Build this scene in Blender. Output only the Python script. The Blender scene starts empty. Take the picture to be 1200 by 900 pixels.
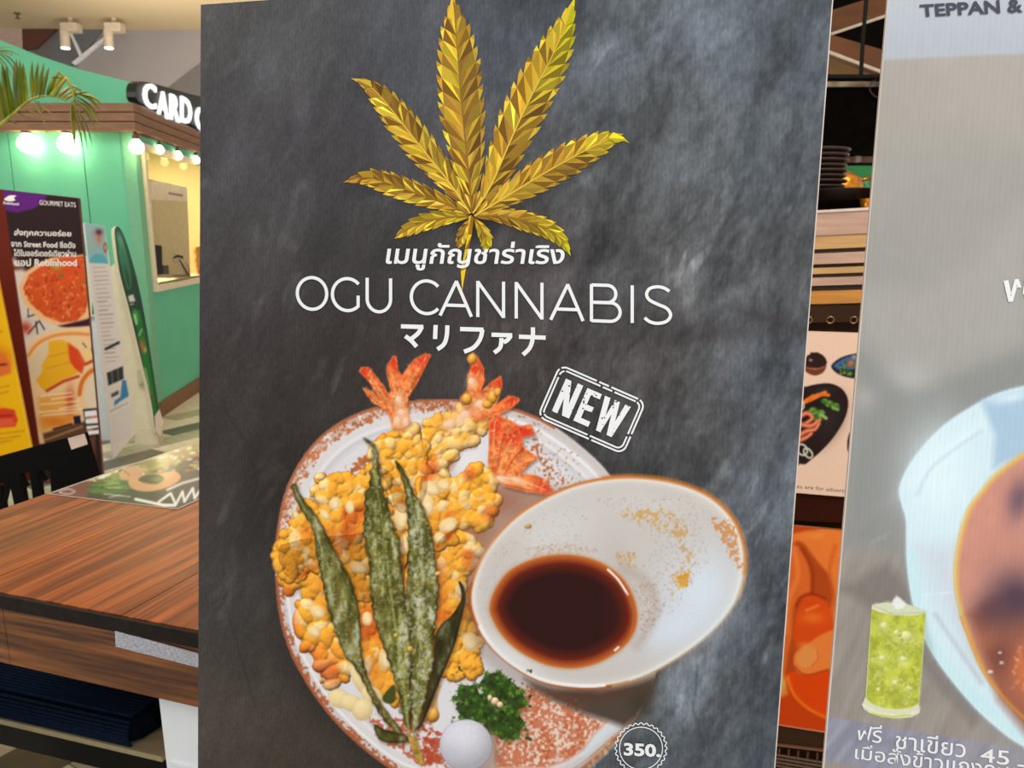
import bpy, bmesh, math, random
import numpy as np
from mathutils import Vector
from mathutils.geometry import delaunay_2d_cdt

# ---------------------------------------------------------------- camera, world, light, exposure
S = bpy.context.scene
COL = S.collection
PITCH = math.radians(11.2)
CAM = Vector((0, 0, 1.5))
FPX = 900.0
cd = bpy.data.cameras.new('camera')
cd.sensor_width = 36; cd.lens = 27; cd.clip_start = .05
cam = bpy.data.objects.new('camera', cd); COL.objects.link(cam)
cam.location = CAM; cam.rotation_euler = (math.pi/2-PITCH, 0, 0)
cd.dof.use_dof = True; cd.dof.focus_distance = .76; cd.dof.aperture_fstop = 14
S.camera = cam
w = bpy.data.worlds.new('world'); S.world = w; w.use_nodes = True
w.node_tree.nodes['Background'].inputs[0].default_value = (1.0, .985, .97, 1)
w.node_tree.nodes['Background'].inputs[1].default_value = .62
S.view_settings.view_transform = 'Standard'; S.view_settings.look = 'None'
S.view_settings.exposure = 0.0; S.view_settings.gamma = 1

def area(name, loc, target, sx, sy, power, col=(1, 1, 1)):
    l = bpy.data.lights.new(name, 'AREA'); l.shape = 'RECTANGLE'; l.size = sx; l.size_y = sy
    l.energy = power; l.color = col
    o = bpy.data.objects.new(name, l); COL.objects.link(o); o.location = loc
    o.rotation_euler = (Vector(target)-Vector(loc)).to_track_quat('-Z', 'Y').to_euler()
    return o
# ceiling panels of the mall behind and above the viewer
area('ceiling_panel_light', (.6, -1.6, 4.1), (.2, 1.2, 1.0), 3.0, 2.0, 95, (1, .98, .95))
area('ceiling_panel_light', (-2.6, 3.6, 4.1), (-2.8, 5.2, 0), 2.5, 2.0, 130, (1, .93, .82))
area('ceiling_panel_light', (1.4, 1.3, 2.9), (.85, 1.9, 1.0), .5, .5, 7, (1, .72, .45))

area('added_wash_light', (-3.9, 8.6, 2.7), (-3.0, 10.2, 4.2), 2.4, 1.2, 60, (1, .93, .84))  # unseen lights, here and below, added to brighten the ceiling and back wall
area('added_wash_light', (1.2, 8.6, .4), (0, 9.2, 4.2), 4, 1.2, 100, (1, .95, .9))

# ---------------------------------------------------------------- projection helpers (pixel -> ray -> real plane)
FWD = Vector((0, math.cos(PITCH), -math.sin(PITCH))); UPV = Vector((0, math.sin(PITCH), math.cos(PITCH)))
def ray(px, py): return Vector(((px-600)/FPX, 0, 0))+UPV*(-(py-450)/FPX)+FWD
def W(px, py, Y):
    d = ray(px, py); return CAM+d*(Y/d.y)
def onz(px, py, z):
    d = ray(px, py); return CAM+d*((z-CAM.z)/d.z)
class Surf:
    def __init__(s, o, n):
        s.o = Vector(o); s.n = Vector(n).normalized()
        if s.n.dot(CAM-s.o) < 0: s.n = -s.n
    def p(s, px, py, off=0.0):
        d = ray(px, py); o = s.o+s.n*off
        return CAM+d*((o-CAM).dot(s.n)/d.dot(s.n))
    def arr(s, P, off=0.0):
        P = np.asarray(P, float)
        R = np.array([[1, 0, 0], list(UPV), list(FWD)])
        D = np.stack([(P[:, 0]-600)/FPX, -(P[:, 1]-450)/FPX, np.ones(len(P))], 1) @ R
        n = np.array(s.n); o = np.array(s.o)+n*off; c = np.array(CAM)
        return c+D*(((o-c)@n)/(D@n))[:, None]
def vpsurf(v1, v2, o): return Surf(o, ray(*v1).cross(ray(*v2)))

# ---------------------------------------------------------------- object helpers
LOC = {}
def props(o, label=None, cat=None, group=None, kind=None):
    if label: o['label'] = label
    if cat: o['category'] = cat
    if group: o['group'] = group
    if kind: o['kind'] = kind
    return o
def thing(name, label, cat, loc, group=None):
    o = bpy.data.objects.new(name, None); COL.objects.link(o); o.empty_display_size = .05
    o.location = loc; LOC[o.name] = Vector(loc)
    return props(o, label, cat, group)
def mk(name, V, F, mat, parent=None, smooth=False, **kw):
    V = np.asarray([tuple(v) for v in V] if not isinstance(V, np.ndarray) else V, float)
    if parent is not None: base = np.array(LOC[parent.name])
    else:
        base = (V.min(0)+V.max(0))/2; base[2] = V[:, 2].min()
    me = bpy.data.meshes.new(name)
    me.from_pydata((V-base).tolist(), [], [list(map(int, f)) for f in F])
    me.materials.append(mat)
    if smooth: me.polygons.foreach_set('use_smooth', [True]*len(me.polygons))
    me.update()
    o = bpy.data.objects.new(name, me); COL.objects.link(o)
    LOC[o.name] = Vector(base)
    if parent is not None: o.parent = parent
    else: o.location = base
    return props(o, **kw)
class MB:
    def __init__(s): s.v = []; s.f = []
    def add(s, V, F):
        k = len(s.v); s.v += [Vector(v) for v in V]; s.f += [[i+k for i in f] for f in F]; return s
    def box(s, o, a, b, c):
        o, a, b, c = map(Vector, (o, a, b, c))
        V = [o, o+a, o+a+b, o+b, o+c, o+a+c, o+a+b+c, o+b+c]
        F = [[0, 3, 2, 1], [4, 5, 6, 7], [0, 1, 5, 4], [1, 2, 6, 5], [2, 3, 7, 6], [3, 0, 4, 7]]
        if a.cross(b).dot(c) < 0: F = [f[::-1] for f in F]
        return s.add(V, F)
    def bx(s, x0, x1, y0, y1, z0, z1): return s.box((x0, y0, z0), (x1-x0, 0, 0), (0, y1-y0, 0), (0, 0, z1-z0))
    def prism(s, P, off):
        n = len(P); P = [Vector(p) for p in P]; off = Vector(off)
        return s.add(P+[p+off for p in P], [list(range(n))[::-1], list(range(n, 2*n))]+[[i, (i+1) % n, (i+1) % n+n, i+n] for i in range(n)])
    def tube(s, P, R, n=10, cap=True):
        P = [Vector(p) for p in P]
        if not hasattr(R, '__len__'): R = [R]*len(P)
        V = []; F = []; up = Vector((0, 0, 1))
        for i, p in enumerate(P):
            t = (P[min(i+1, len(P)-1)]-P[max(i-1, 0)]).normalized()
            a = t.cross(up)
            if a.length < .05: a = t.cross(Vector((1, 0, 0)))
            a.normalize(); b = t.cross(a)
            V += [p+(a*math.cos(6.2832*k/n)+b*math.sin(6.2832*k/n))*R[i] for k in range(n)]
        for i in range(len(P)-1):
            for k in range(n): F.append([i*n+k, i*n+(k+1) % n, (i+1)*n+(k+1) % n, (i+1)*n+k])
        if cap: F += [list(range(n))[::-1], list(range((len(P)-1)*n, len(P)*n))]
        return s.add(V, F)
    def lathe(s, c, prof, n=20, squash=1.0):
        c = Vector(c); V = []; F = []
        for r, z in prof: V += [c+Vector((r*math.cos(6.2832*k/n), squash*r*math.sin(6.2832*k/n), z)) for k in range(n)]
        for i in range(len(prof)-1):
            for k in range(n): F.append([i*n+k, i*n+(k+1) % n, (i+1)*n+(k+1) % n, (i+1)*n+k])
        F += [list(range(n))[::-1], list(range((len(prof)-1)*n, len(prof)*n))]
        return s.add(V, F)
    def go(s, name, mat, parent=None, smooth=False, **kw): return mk(name, s.v, s.f, mat, parent, smooth, **kw)

# ---------------------------------------------------------------- materials
def lin1(c): return c/12.92 if c <= .04045 else ((c+.055)/1.055)**2.4
def lin(c): return tuple(lin1(x/255) for x in c)
def nmat(name, c, rough=.5, metal=0, var=.08, scale=20, stretch=(1, 1, 1), c2=None, emit=None, es=0, bump=0, coat=0, spec=.5, lo=.35, hi=.65, det=6):
    m = bpy.data.materials.new(name); m.use_nodes = True; N = m.node_tree.nodes; L = m.node_tree.links
    b = N['Principled BSDF']; b.inputs['Roughness'].default_value = rough; b.inputs['Metallic'].default_value = metal
    b.inputs['Coat Weight'].default_value = coat; b.inputs['Coat Roughness'].default_value = .12
    b.inputs['Specular IOR Level'].default_value = spec
    tc = N.new('ShaderNodeTexCoord'); mp = N.new('ShaderNodeMapping'); mp.inputs['Scale'].default_value = stretch
    nz = N.new('ShaderNodeTexNoise'); nz.inputs['Scale'].default_value = scale; nz.inputs['Detail'].default_value = det
    rp = N.new('ShaderNodeValToRGB'); rp.color_ramp.elements[0].position = lo; rp.color_ramp.elements[1].position = hi
    a = lin(c); bcol = lin(c2) if c2 else tuple(min(1, x*(1+var)) for x in a)
    if not c2: a = tuple(x*(1-var) for x in a)
    rp.color_ramp.elements[0].color = (*a, 1); rp.color_ramp.elements[1].color = (*bcol, 1)
    L.new(tc.outputs['Object'], mp.inputs[0]); L.new(mp.outputs[0], nz.inputs[0]); L.new(nz.outputs[0], rp.inputs[0]); L.new(rp.outputs[0], b.inputs['Base Color'])
    if emit: b.inputs['Emission Color'].default_value = (*lin(emit), 1); b.inputs['Emission Strength'].default_value = es
    if bump:
        bp = N.new('ShaderNodeBump'); bp.inputs['Strength'].default_value = bump; bp.inputs['Distance'].default_value = .002
        L.new(nz.outputs[0], bp.inputs['Height']); L.new(bp.outputs[0], b.inputs['Normal'])
    return m
def printmat(name, rough=.42, amp=.0, scale=300, stretch=(1, 1, 1), rib=0, coat=0, lo=.3, hi=.7, spec=.1):
    m = bpy.data.materials.new(name); m.use_nodes = True; N = m.node_tree.nodes; L = m.node_tree.links
    b = N['Principled BSDF']; b.inputs['Roughness'].default_value = rough; b.inputs['Specular IOR Level'].default_value = spec
    b.inputs['Coat Weight'].default_value = coat; b.inputs['Coat Roughness'].default_value = .15
    at = N.new('ShaderNodeAttribute'); at.attribute_name = 'ink'
    tc = N.new('ShaderNodeTexCoord'); mp = N.new('ShaderNodeMapping'); mp.inputs['Scale'].default_value = stretch
    nz = N.new('ShaderNodeTexNoise'); nz.inputs['Scale'].default_value = scale; nz.inputs['Detail'].default_value = 5
    mr = N.new('ShaderNodeMapRange'); mr.inputs['From Min'].default_value = lo; mr.inputs['From Max'].default_value = hi
    mr.inputs['To Min'].default_value = 1-amp; mr.inputs['To Max'].default_value = 1+amp
    mx = N.new('ShaderNodeVectorMath'); mx.operation = 'SCALE'
    L.new(tc.outputs['Object'], mp.inputs[0]); L.new(mp.outputs[0], nz.inputs[0]); L.new(nz.outputs[0], mr.inputs[0])
    L.new(at.outputs['Color'], mx.inputs[0]); L.new(mr.outputs[0], mx.inputs['Scale']); last = mx.outputs[0]
    if rib:
        wv = N.new('ShaderNodeTexWave'); wv.bands_direction = 'X'; wv.inputs['Scale'].default_value = 82
        m2 = N.new('ShaderNodeMapRange'); m2.inputs['To Min'].default_value = 1-rib; m2.inputs['To Max'].default_value = 1+rib
        s2 = N.new('ShaderNodeVectorMath'); s2.operation = 'SCALE'
        L.new(tc.outputs['Object'], wv.inputs[0]); L.new(wv.outputs['Fac'], m2.inputs[0]); L.new(last, s2.inputs[0]); L.new(m2.outputs[0], s2.inputs['Scale']); last = s2.outputs[0]
    L.new(last, b.inputs['Base Color'])
    return m
M_PRINT = printmat('print_ink', .45, .05, 500)
M_SLATE = printmat('slate_print', .42, .10, 420, (1, 1, .5), .03, lo=.38, hi=.62)
M_RIB = printmat('ribbed_print', .42, .02, 200, (1, 1, .3), .018)
M_PLATEP = printmat('plate_print', .42, .04, 700)
M_WHITEINK = nmat('white_ink', (238, 240, 240), .45, var=.02)
M_DARKINK = nmat('dark_navy_ink', (45, 50, 70), .5)

# ---------------------------------------------------------------- numpy print canvas (artwork of the flat prints)
X0c, Y0c, WC, HC = -90, -80, 1400, 1080
CV = np.zeros((HC, WC, 3))+.5
YY, XX = np.mgrid[0:HC, 0:WC].astype(float); XX += X0c; YY += Y0c
rng = np.random.default_rng(7); R = random.Random(11)
TAB = rng.random((256, 256))
def vn(X, Y, s, seed=0, sy=None):
    x = X/s+seed*17.3; y = Y/(sy or s)+seed*9.7
    xi = np.floor(x).astype(int); yi = np.floor(y).astype(int); fx = x-xi; fy = y-yi
    fx = fx*fx*(3-2*fx); fy = fy*fy*(3-2*fy)
    a = TAB[yi % 256, xi % 256]; b = TAB[yi % 256, (xi+1) % 256]; c = TAB[(yi+1) % 256, xi % 256]; d = TAB[(yi+1) % 256, (xi+1) % 256]
    return (a*(1-fx)+b*fx)*(1-fy)+(c*(1-fx)+d*fx)*fy
def fbm(X, Y, s, seed=0, o=4, sy=None):
    t = 0; amp = .5; tot = 0
    for i in range(o):
        k = 2**i; t = t+amp*vn(X, Y, s/k, seed+i*3, (sy or s)/k); tot += amp; amp *= .55
    return t/tot
def win(x0, y0, x1, y1):
    a = max(0, int(math.floor(x0-X0c))); b = min(WC, int(math.ceil(x1-X0c))+1)
    c = max(0, int(math.floor(y0-Y0c))); d = min(HC, int(math.ceil(y1-Y0c))+1)
    return (slice(c, max(c, d)), slice(a, max(a, b)))
def smooth(P, k=6, closed=True):
    P = np.asarray(P, float); n = len(P); out = []
    for i in range(n if closed else n-1):
        if closed: p0, p1, p2, p3 = P[i-1], P[i], P[(i+1) % n], P[(i+2) % n]
        else: p0, p1, p2, p3 = P[max(i-1, 0)], P[i], P[i+1], P[min(i+2, n-1)]
        for j in range(k):
            t = j/k; out.append(.5*((2*p1)+(-p0+p2)*t+(2*p0-5*p1+4*p2-p3)*t*t+(-p0+3*p1-3*p2+p3)*t**3))
    if not closed: out.append(P[-1])
    return np.array(out)
def sdf(P, X, Y):
    P = np.asarray(P, float); d = np.full(X.shape, 1e9); ins = np.zeros(X.shape, bool); n = len(P)
    for i in range(n):
        ax, ay = P[i]; bx, by = P[(i+1) % n]; ex, ey = bx-ax, by-ay
        wx, wy = X-ax, Y-ay; t = np.clip((wx*ex+wy*ey)/(ex*ex+ey*ey+1e-12), 0, 1)
        d = np.minimum(d, (wx-ex*t)**2+(wy-ey*t)**2)
        c = ((ay <= Y) & (by > Y)) | ((ay > Y) & (by <= Y))
        if abs(ey) > 1e-9: ins ^= c & (X < ax+(Y-ay)/ey*ex)
    d = np.sqrt(d); return np.where(ins, -d, d)
def C(c): return np.asarray(c, float)/255
def blend(sl, a, col): CV[sl] += (col-CV[sl])*a[..., None]
def poly(P, col, soft=1.0, op=1.0, grow=0, tex=None, ret=False):
    P = np.asarray(P, float); m = soft+abs(grow)+2
    sl = win(P[:, 0].min()-m, P[:, 1].min()-m, P[:, 0].max()+m, P[:, 1].max()+m)
    X, Y = XX[sl], YY[sl]
    if X.size == 0: return
    d = sdf(P, X, Y)-grow; a = np.clip(.5-d/soft, 0, 1)*op
    c = col(X, Y, d) if callable(col) else C(col)
    if tex: c = c*(1+tex[0]*(2*fbm(X, Y, tex[1], tex[2] if len(tex) > 2 else 1)-1))[..., None]
    blend(sl, a, c)
def ell(cx, cy, rx, ry, rot=0, n=40):
    t = np.linspace(0, 2*math.pi, n, endpoint=False); c, s = math.cos(rot), math.sin(rot)
    x = rx*np.cos(t); y = ry*np.sin(t); return np.stack([cx+x*c-y*s, cy+x*s+y*c], 1)
def oval(cx, cy, rx, ry, col, rot=0, soft=1.0, op=1.0, pw=1):
    m = max(rx, ry)+soft+2; sl = win(cx-m, cy-m, cx+m, cy+m); X, Y = XX[sl]-cx, YY[sl]-cy
    c, s = math.cos(rot), math.sin(rot); u = (X*c+Y*s)/rx; v = (-X*s+Y*c)/ry; q = np.sqrt(u*u+v*v)
    a = np.clip(.5-(q-1)*min(rx, ry)/soft, 0, 1)*op; blend(sl, a, C(col))
def glow(cx, cy, rx, ry, col, op=1.0, rot=0):
    m = max(rx, ry)*2.2; sl = win(cx-m, cy-m, cx+m, cy+m); X, Y = XX[sl]-cx, YY[sl]-cy
    c, s = math.cos(rot), math.sin(rot); u = (X*c+Y*s)/rx; v = (-X*s+Y*c)/ry
    blend(sl, np.exp(-(u*u+v*v))*op, C(col))
def ball(cx, cy, rx, ry, rot, c, hi=1.25, lo=.55, spec=.5):
    m = max(rx, ry)+2; sl = win(cx-m, cy-m, cx+m, cy+m); X, Y = XX[sl]-cx, YY[sl]-cy
    if X.size == 0: return
    cr, sr = math.cos(rot), math.sin(rot); u = (X*cr+Y*sr)/rx; v = (-X*sr+Y*cr)/ry; q = np.sqrt(u*u+v*v)
    a = np.clip(.5-(q-1)*min(rx, ry), 0, 1); nz = np.sqrt(np.clip(1-q*q, 0, 1)); nx = X/max(rx, ry); ny = Y/max(rx, ry)
    l = np.clip(nz*.75-nx*.25-ny*.55, 0, 1); sh = lo+(hi-lo)*l
    col = C(c)*sh[..., None]; sp = np.clip((l-.86)/.14, 0, 1)*spec
    col = col+(1-col)*sp[..., None]; blend(sl, a, np.clip(col, 0, 1))
def line(P, wd, col, soft=1.0, op=1.0, taper=None):
    P = np.asarray(P, float); m = wd+soft+2
    sl = win(P[:, 0].min()-m, P[:, 1].min()-m, P[:, 0].max()+m, P[:, 1].max()+m); X, Y = XX[sl], YY[sl]
    if X.size == 0: return
    best = np.full(X.shape, 1e9); n = len(P)-1
    for i in range(n):
        ax, ay = P[i]; ex, ey = P[i+1]-P[i]; wx, wy = X-ax, Y-ay; t = np.clip((wx*ex+wy*ey)/(ex*ex+ey*ey+1e-9), 0, 1)
        dd = np.sqrt((wx-ex*t)**2+(wy-ey*t)**2)
        hw = wd/2 if taper is None else wd/2*(1-(1-taper)*(i+t)/n)
        best = np.minimum(best, dd-hw)
    blend(sl, np.clip(.5-best/soft, 0, 1)*op, C(col))
def speck(region, n, col, r=(.6, 1.8), op=.8, asp=1.6, jit=18):
    P = np.asarray(region, float); x0, y0 = P.min(0); x1, y1 = P.max(0); k = 0; tries = 0
    while k < n and tries < n*6:
        tries += 1; x = R.uniform(x0, x1); y = R.uniform(y0, y1)
        if not inside(P, x, y): continue
        k += 1; q = R.uniform(*r); c = [v+R.uniform(-jit, jit) for v in col]
        oval(x, y, q*asp, q, c, R.uniform(0, 3.1), 1.0, op*R.uniform(.5, 1))
def mottle(P, col, scale=3.0, thr=.5, soft=8, op=.85, seed=0, k=9, jit=.0, sy=None):
    P = np.asarray(P, float); m = soft+2; sl = win(P[:, 0].min()-m, P[:, 1].min()-m, P[:, 0].max()+m, P[:, 1].max()+m); X, Y = XX[sl], YY[sl]
    if X.size == 0: return
    cov = np.clip(.5-sdf(P, X, Y)/soft, 0, 1)
    n = fbm(X+3*vn(X, Y, 7, seed+5), Y, scale, seed, 2, sy)*.8+.2*vn(X, Y, scale*4, seed+2)
    a = np.clip((n-(1-cov)*.5-thr)*k+.5, 0, 1)*op
    c = C(col)*(1+jit*(vn(X, Y, 9, seed+8)-.5))[..., None]; blend(sl, a, np.clip(c, 0, 1))
def batter(P, n, rs, seed, tone=(0, 0, 0), pale=.5, edge=3.0):
    """lumpy fried batter: a smooth union of bumps, lit as in the print"""
    P = np.asarray(P, float); sl = win(P[:, 0].min()-8, P[:, 1].min()-8, P[:, 0].max()+8, P[:, 1].max()+8); X, Y = XX[sl], YY[sl]
    d = sdf(P, X, Y)+(fbm(X, Y, 8, seed, 3)-.5)*9
    H = np.full(X.shape, 0.0); rr_ = random.Random(seed); xs = P[:, 0]; ys = P[:, 1]; k = 0; PAL_ = np.zeros(X.shape)
    while k < n:
        x = rr_.uniform(xs.min(), xs.max()); y = rr_.uniform(ys.min(), ys.max())
        if not inside(P, x, y): k += .3; continue
        k += 1; r = rr_.choice(rs)*rr_.uniform(.8, 1.2); asp = rr_.uniform(1, 1.7); ro = rr_.uniform(0, 3.14); base = rr_.uniform(0, 5)
        x0 = x-X[0, 0]; y0 = y-Y[0, 0]; q = int(r*asp+2); a0, a1, b0, b1 = max(0, int(y0)-q), int(y0)+q+2, max(0, int(x0)-q), int(x0)+q+2
        xx = X[a0:a1, b0:b1]-x; yy = Y[a0:a1, b0:b1]-y; u = (xx*math.cos(ro)+yy*math.sin(ro))/(r*asp); v = (-xx*math.sin(ro)+yy*math.cos(ro))/r
        h = (r*1.0+base)*np.clip(1-(u*u+v*v)**1.3, 0, 1)**.55; hh = H[a0:a1, b0:b1]; e = np.clip(.5+(h-hh)/3.4, 0, 1)
        PAL_[a0:a1, b0:b1] = PAL_[a0:a1, b0:b1]*(1-e)+rr_.random()*e*(h > 0)+PAL_[a0:a1, b0:b1]*e*(h <= 0)
        H[a0:a1, b0:b1] = np.where(h > 0, hh*(1-e)+h*e+1.7*e*(1-e), hh)
    H = H+1.4*fbm(X, Y, 3.5, seed+3, 2); gy, gx = np.gradient(H)
    nz = 1/np.sqrt(1+gx*gx*.45+gy*gy*.45); l = nz*(1-.30*gx*-1-.30*gy*-1); l = np.clip(nz*.72+(gx*.20+gy*.34)*nz, 0, 1.1)
    t = np.clip(H/9.0, 0, 1.2)[..., None]; t3 = np.clip(t*1.9-.35, 0, 1); col = C((190, 84, 24))*(1-t3)+C((248, 172, 56))*t3
    hot = np.clip(PAL_-1+pale, 0, 1)[..., None]/max(pale, .01); col = col+(C((250, 218, 160))-col)*np.clip(hot*1.3, 0, .85)*np.clip(t*1.2, 0, 1)
    red = np.clip(vn(X, Y, 24, seed+9)-.62, 0, 1)[..., None]*2.6; col = col+(C((206, 88, 30))-col)*np.clip(red, 0, .75)
    col = col*(.50+.72*l)[..., None]*(1+C(tone)); sp = np.clip((l-.93)/.12, 0, 1)*(vn(X, Y, 6, seed+1) > .45)*.55; col = col+(C((255, 246, 226))-col)*sp[..., None]
    a = np.clip((H-1.9)/1.2, 0, 1); e = np.clip(1-(H-1.9)/3, 0, 1)*.22; blend(sl, a, np.clip(col*(1-e)[..., None], 0, 1))
def inside(P, x, y):
    c = False; n = len(P); j = n-1
    for i in range(n):
        if (P[i][1] > y) != (P[j][1] > y) and x < (P[j][0]-P[i][0])*(y-P[i][1])/(P[j][1]-P[i][1])+P[i][0]: c = not c
        j = i
    return c
def sample(P):
    P = np.asarray(P, float); x = np.clip(P[:, 0]-X0c, 0, WC-1.001); y = np.clip(P[:, 1]-Y0c, 0, HC-1.001)
    xi = x.astype(int); yi = y.astype(int); fx = (x-xi)[:, None]; fy = (y-yi)[:, None]
    c = (CV[yi, xi]*(1-fx)+CV[yi, xi+1]*fx)*(1-fy)+(CV[yi+1, xi]*(1-fx)+CV[yi+1, xi+1]*fx)*fy
    c = np.clip(c, 0, 1); return np.where(c <= .04045, c/12.92, ((c+.055)/1.055)**2.4)
def setink(o, cols, dom='POINT'):
    a = o.data.color_attributes.new('ink', 'FLOAT_COLOR', dom)
    a.data.foreach_set('color', np.concatenate([cols, np.ones((len(cols), 1))], 1).ravel())
def resamp(P, st):
    P = np.asarray(P, float); out = []
    for i in range(len(P)):
        a, b = P[i], P[(i+1) % len(P)]; k = max(1, int(np.hypot(*(b-a))/st))
        out += [a+(b-a)*j/k for j in range(k)]
    return np.array(out)
def printed(name, P, surf, lay, parent, st=1.5, mat=None, **kw):
    """flat piece of print: outline P in photo coordinates, laid on the real plane surf"""
    P = resamp(P, st*1.5); x0, y0 = P.min(0); x1, y1 = P.max(0)
    gx, gy = np.meshgrid(np.arange(x0+st*.37, x1, st), np.arange(y0+st*.41, y1, st))
    gx[1::2] += st*.5
    g = np.stack([gx.ravel(), gy.ravel()], 1)
    ins = np.zeros(len(g), bool); n = len(P); dm = np.full(len(g), 1e9)
    for i in range(n):
        a, b = P[i], P[(i+1) % n]
        if a[1] != b[1]:
            c = (a[1] > g[:, 1]) != (b[1] > g[:, 1]); ins ^= c & (g[:, 0] < (b[0]-a[0])*(g[:, 1]-a[1])/(b[1]-a[1])+a[0])
        dm = np.minimum(dm, (g[:, 0]-a[0])**2+(g[:, 1]-a[1])**2)
    g = g[ins & (dm > (st*.45)**2)]
    r = delaunay_2d_cdt([Vector(p) for p in P]+[Vector(p) for p in g], [], [list(range(n))], 1, 1e-5)
    V2 = np.array([tuple(v) for v in r[0]]); V3 = surf.arr(V2, lay*.00012)
    F = [f[::-1] for f in r[2]]
    a, b, c = [V3[i] for i in F[0]]
    if np.dot(np.cross(b-a, c-a), np.array(surf.n)) < 0: F = [f[::-1] for f in F]
    o = mk(name, V3, F, mat or M_PRINT, parent, **kw); setink(o, sample(V2)); return o
def flat(name, polys, surf, lay, parent, mat, **kw):
    V = []; F = []
    for i, P in enumerate(polys):
        k = len(V); V += [surf.p(x, y, lay*.00012+i*.000002) for x, y in P]; F.append(list(range(k, k+len(P))))
    for f in F:
        a, b, c = V[f[0]], V[f[1]], V[f[2]]
        nn = Vector((0, 0, 0))
        for i in range(len(f)): nn += V[f[i]].cross(V[f[(i+1) % len(f)]])
        if nn.dot(surf.n) < 0: f.reverse()
    return mk(name, V, F, mat, parent, **kw)
def ribbon(P, wd):
    P = np.asarray(P, float); t = np.gradient(P, axis=0); t /= np.hypot(t[:, 0], t[:, 1])[:, None]+1e-9
    nn = np.stack([-t[:, 1], t[:, 0]], 1)*wd/2; L_, R_ = P+nn, P-nn
    return [[L_[i], L_[i+1], R_[i+1], R_[i]] for i in range(len(P)-1)]
def text(body, Q, surf, lay, parent, mat, bold=0.0, name='lettering', shear=0, spacing=1.0, **kw):
    """flat lettering fitted to the quad Q (TL, TR, BR, BL) on the plane surf"""
    c = bpy.data.curves.new('t', 'FONT'); c.body = body; c.offset = bold; c.shear = shear; c.resolution_u = 3; c.space_character = spacing
    o = bpy.data.objects.new('t', c); COL.objects.link(o); bpy.context.view_layer.update()
    me = bpy.data.meshes.new_from_object(o.evaluated_get(bpy.context.evaluated_depsgraph_get()))
    v = np.array([tuple(x.co) for x in me.vertices]); F = [list(p.vertices) for p in me.polygons]
    bpy.data.objects.remove(o); bpy.data.meshes.remove(me); bpy.data.curves.remove(c)
    u = (v[:, 0]-v[:, 0].min())/(np.ptp(v[:, 0])+1e-9); q = (v[:, 1].max()-v[:, 1])/(np.ptp(v[:, 1])+1e-9)
    TL, TR, BR, BL = map(np.array, Q)
    P = TL*((1-u)*(1-q))[:, None]+TR*(u*(1-q))[:, None]+BR*(u*q)[:, None]+BL*((1-u)*q)[:, None]
    V3 = surf.arr(P, lay*.00012) if surf else P
    a, b, cc = [V3[i] for i in F[0]]
    if np.dot(np.cross(b-a, cc-a), np.array(surf.n)) < 0: F = [f[::-1] for f in F]
    return mk(name, V3, F, mat, parent, **kw)
def slab(name, P, surf, thick, parent, mat, **kw):
    m = MB(); m.prism([surf.p(x, y) for x, y in P], -surf.n*thick); return m.go(name, mat, parent, **kw)
# ---------------------------------------------------------------- planes of the two big posters
P1 = vpsurf((-2900, 228), (200, 10400), CAM+ray(568, 450)*.75)
P2 = vpsurf((-2800, 246), (415, 7500), P1.p(1010, 450))
P1_OUT = [(235.3, 5.5), (980, -47), (904, 960), (231.7, 960)]
P2_OUT = [(1045.3, -60), (1300, -78), (1300, 950), (960, 950)]

# ---------------------------------------------------------------- artwork of the dark poster
# slate; the gloss haze, lighter and bluer to the right, is painted in
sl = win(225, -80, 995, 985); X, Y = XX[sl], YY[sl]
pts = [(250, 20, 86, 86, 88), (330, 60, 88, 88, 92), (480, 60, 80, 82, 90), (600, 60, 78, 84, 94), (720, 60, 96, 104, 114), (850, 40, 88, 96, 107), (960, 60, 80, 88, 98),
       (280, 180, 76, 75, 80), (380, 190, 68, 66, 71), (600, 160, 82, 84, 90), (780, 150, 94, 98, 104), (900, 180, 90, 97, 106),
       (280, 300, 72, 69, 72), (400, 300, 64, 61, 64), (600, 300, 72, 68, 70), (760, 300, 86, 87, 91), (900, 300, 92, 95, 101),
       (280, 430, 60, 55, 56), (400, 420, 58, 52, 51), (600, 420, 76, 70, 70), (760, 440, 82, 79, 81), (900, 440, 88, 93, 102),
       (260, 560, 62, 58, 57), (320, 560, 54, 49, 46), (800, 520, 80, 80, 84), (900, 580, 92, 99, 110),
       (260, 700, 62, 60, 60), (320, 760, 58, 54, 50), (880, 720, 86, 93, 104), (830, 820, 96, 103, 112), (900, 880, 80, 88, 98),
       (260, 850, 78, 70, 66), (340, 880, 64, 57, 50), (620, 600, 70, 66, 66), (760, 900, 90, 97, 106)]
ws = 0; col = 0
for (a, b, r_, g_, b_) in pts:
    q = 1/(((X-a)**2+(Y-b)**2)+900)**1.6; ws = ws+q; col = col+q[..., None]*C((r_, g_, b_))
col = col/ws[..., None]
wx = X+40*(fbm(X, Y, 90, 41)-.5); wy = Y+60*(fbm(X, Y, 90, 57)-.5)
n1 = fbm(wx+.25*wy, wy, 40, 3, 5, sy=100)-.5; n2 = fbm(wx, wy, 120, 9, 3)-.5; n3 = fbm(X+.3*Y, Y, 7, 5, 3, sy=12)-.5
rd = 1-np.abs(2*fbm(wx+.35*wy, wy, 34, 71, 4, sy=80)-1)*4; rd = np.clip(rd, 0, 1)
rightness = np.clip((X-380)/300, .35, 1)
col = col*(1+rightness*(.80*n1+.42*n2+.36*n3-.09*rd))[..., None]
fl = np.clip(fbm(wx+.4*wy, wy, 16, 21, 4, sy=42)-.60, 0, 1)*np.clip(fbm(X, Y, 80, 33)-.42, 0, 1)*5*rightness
col = col+fl[..., None]*np.array([.58, .60, .62])
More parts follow.
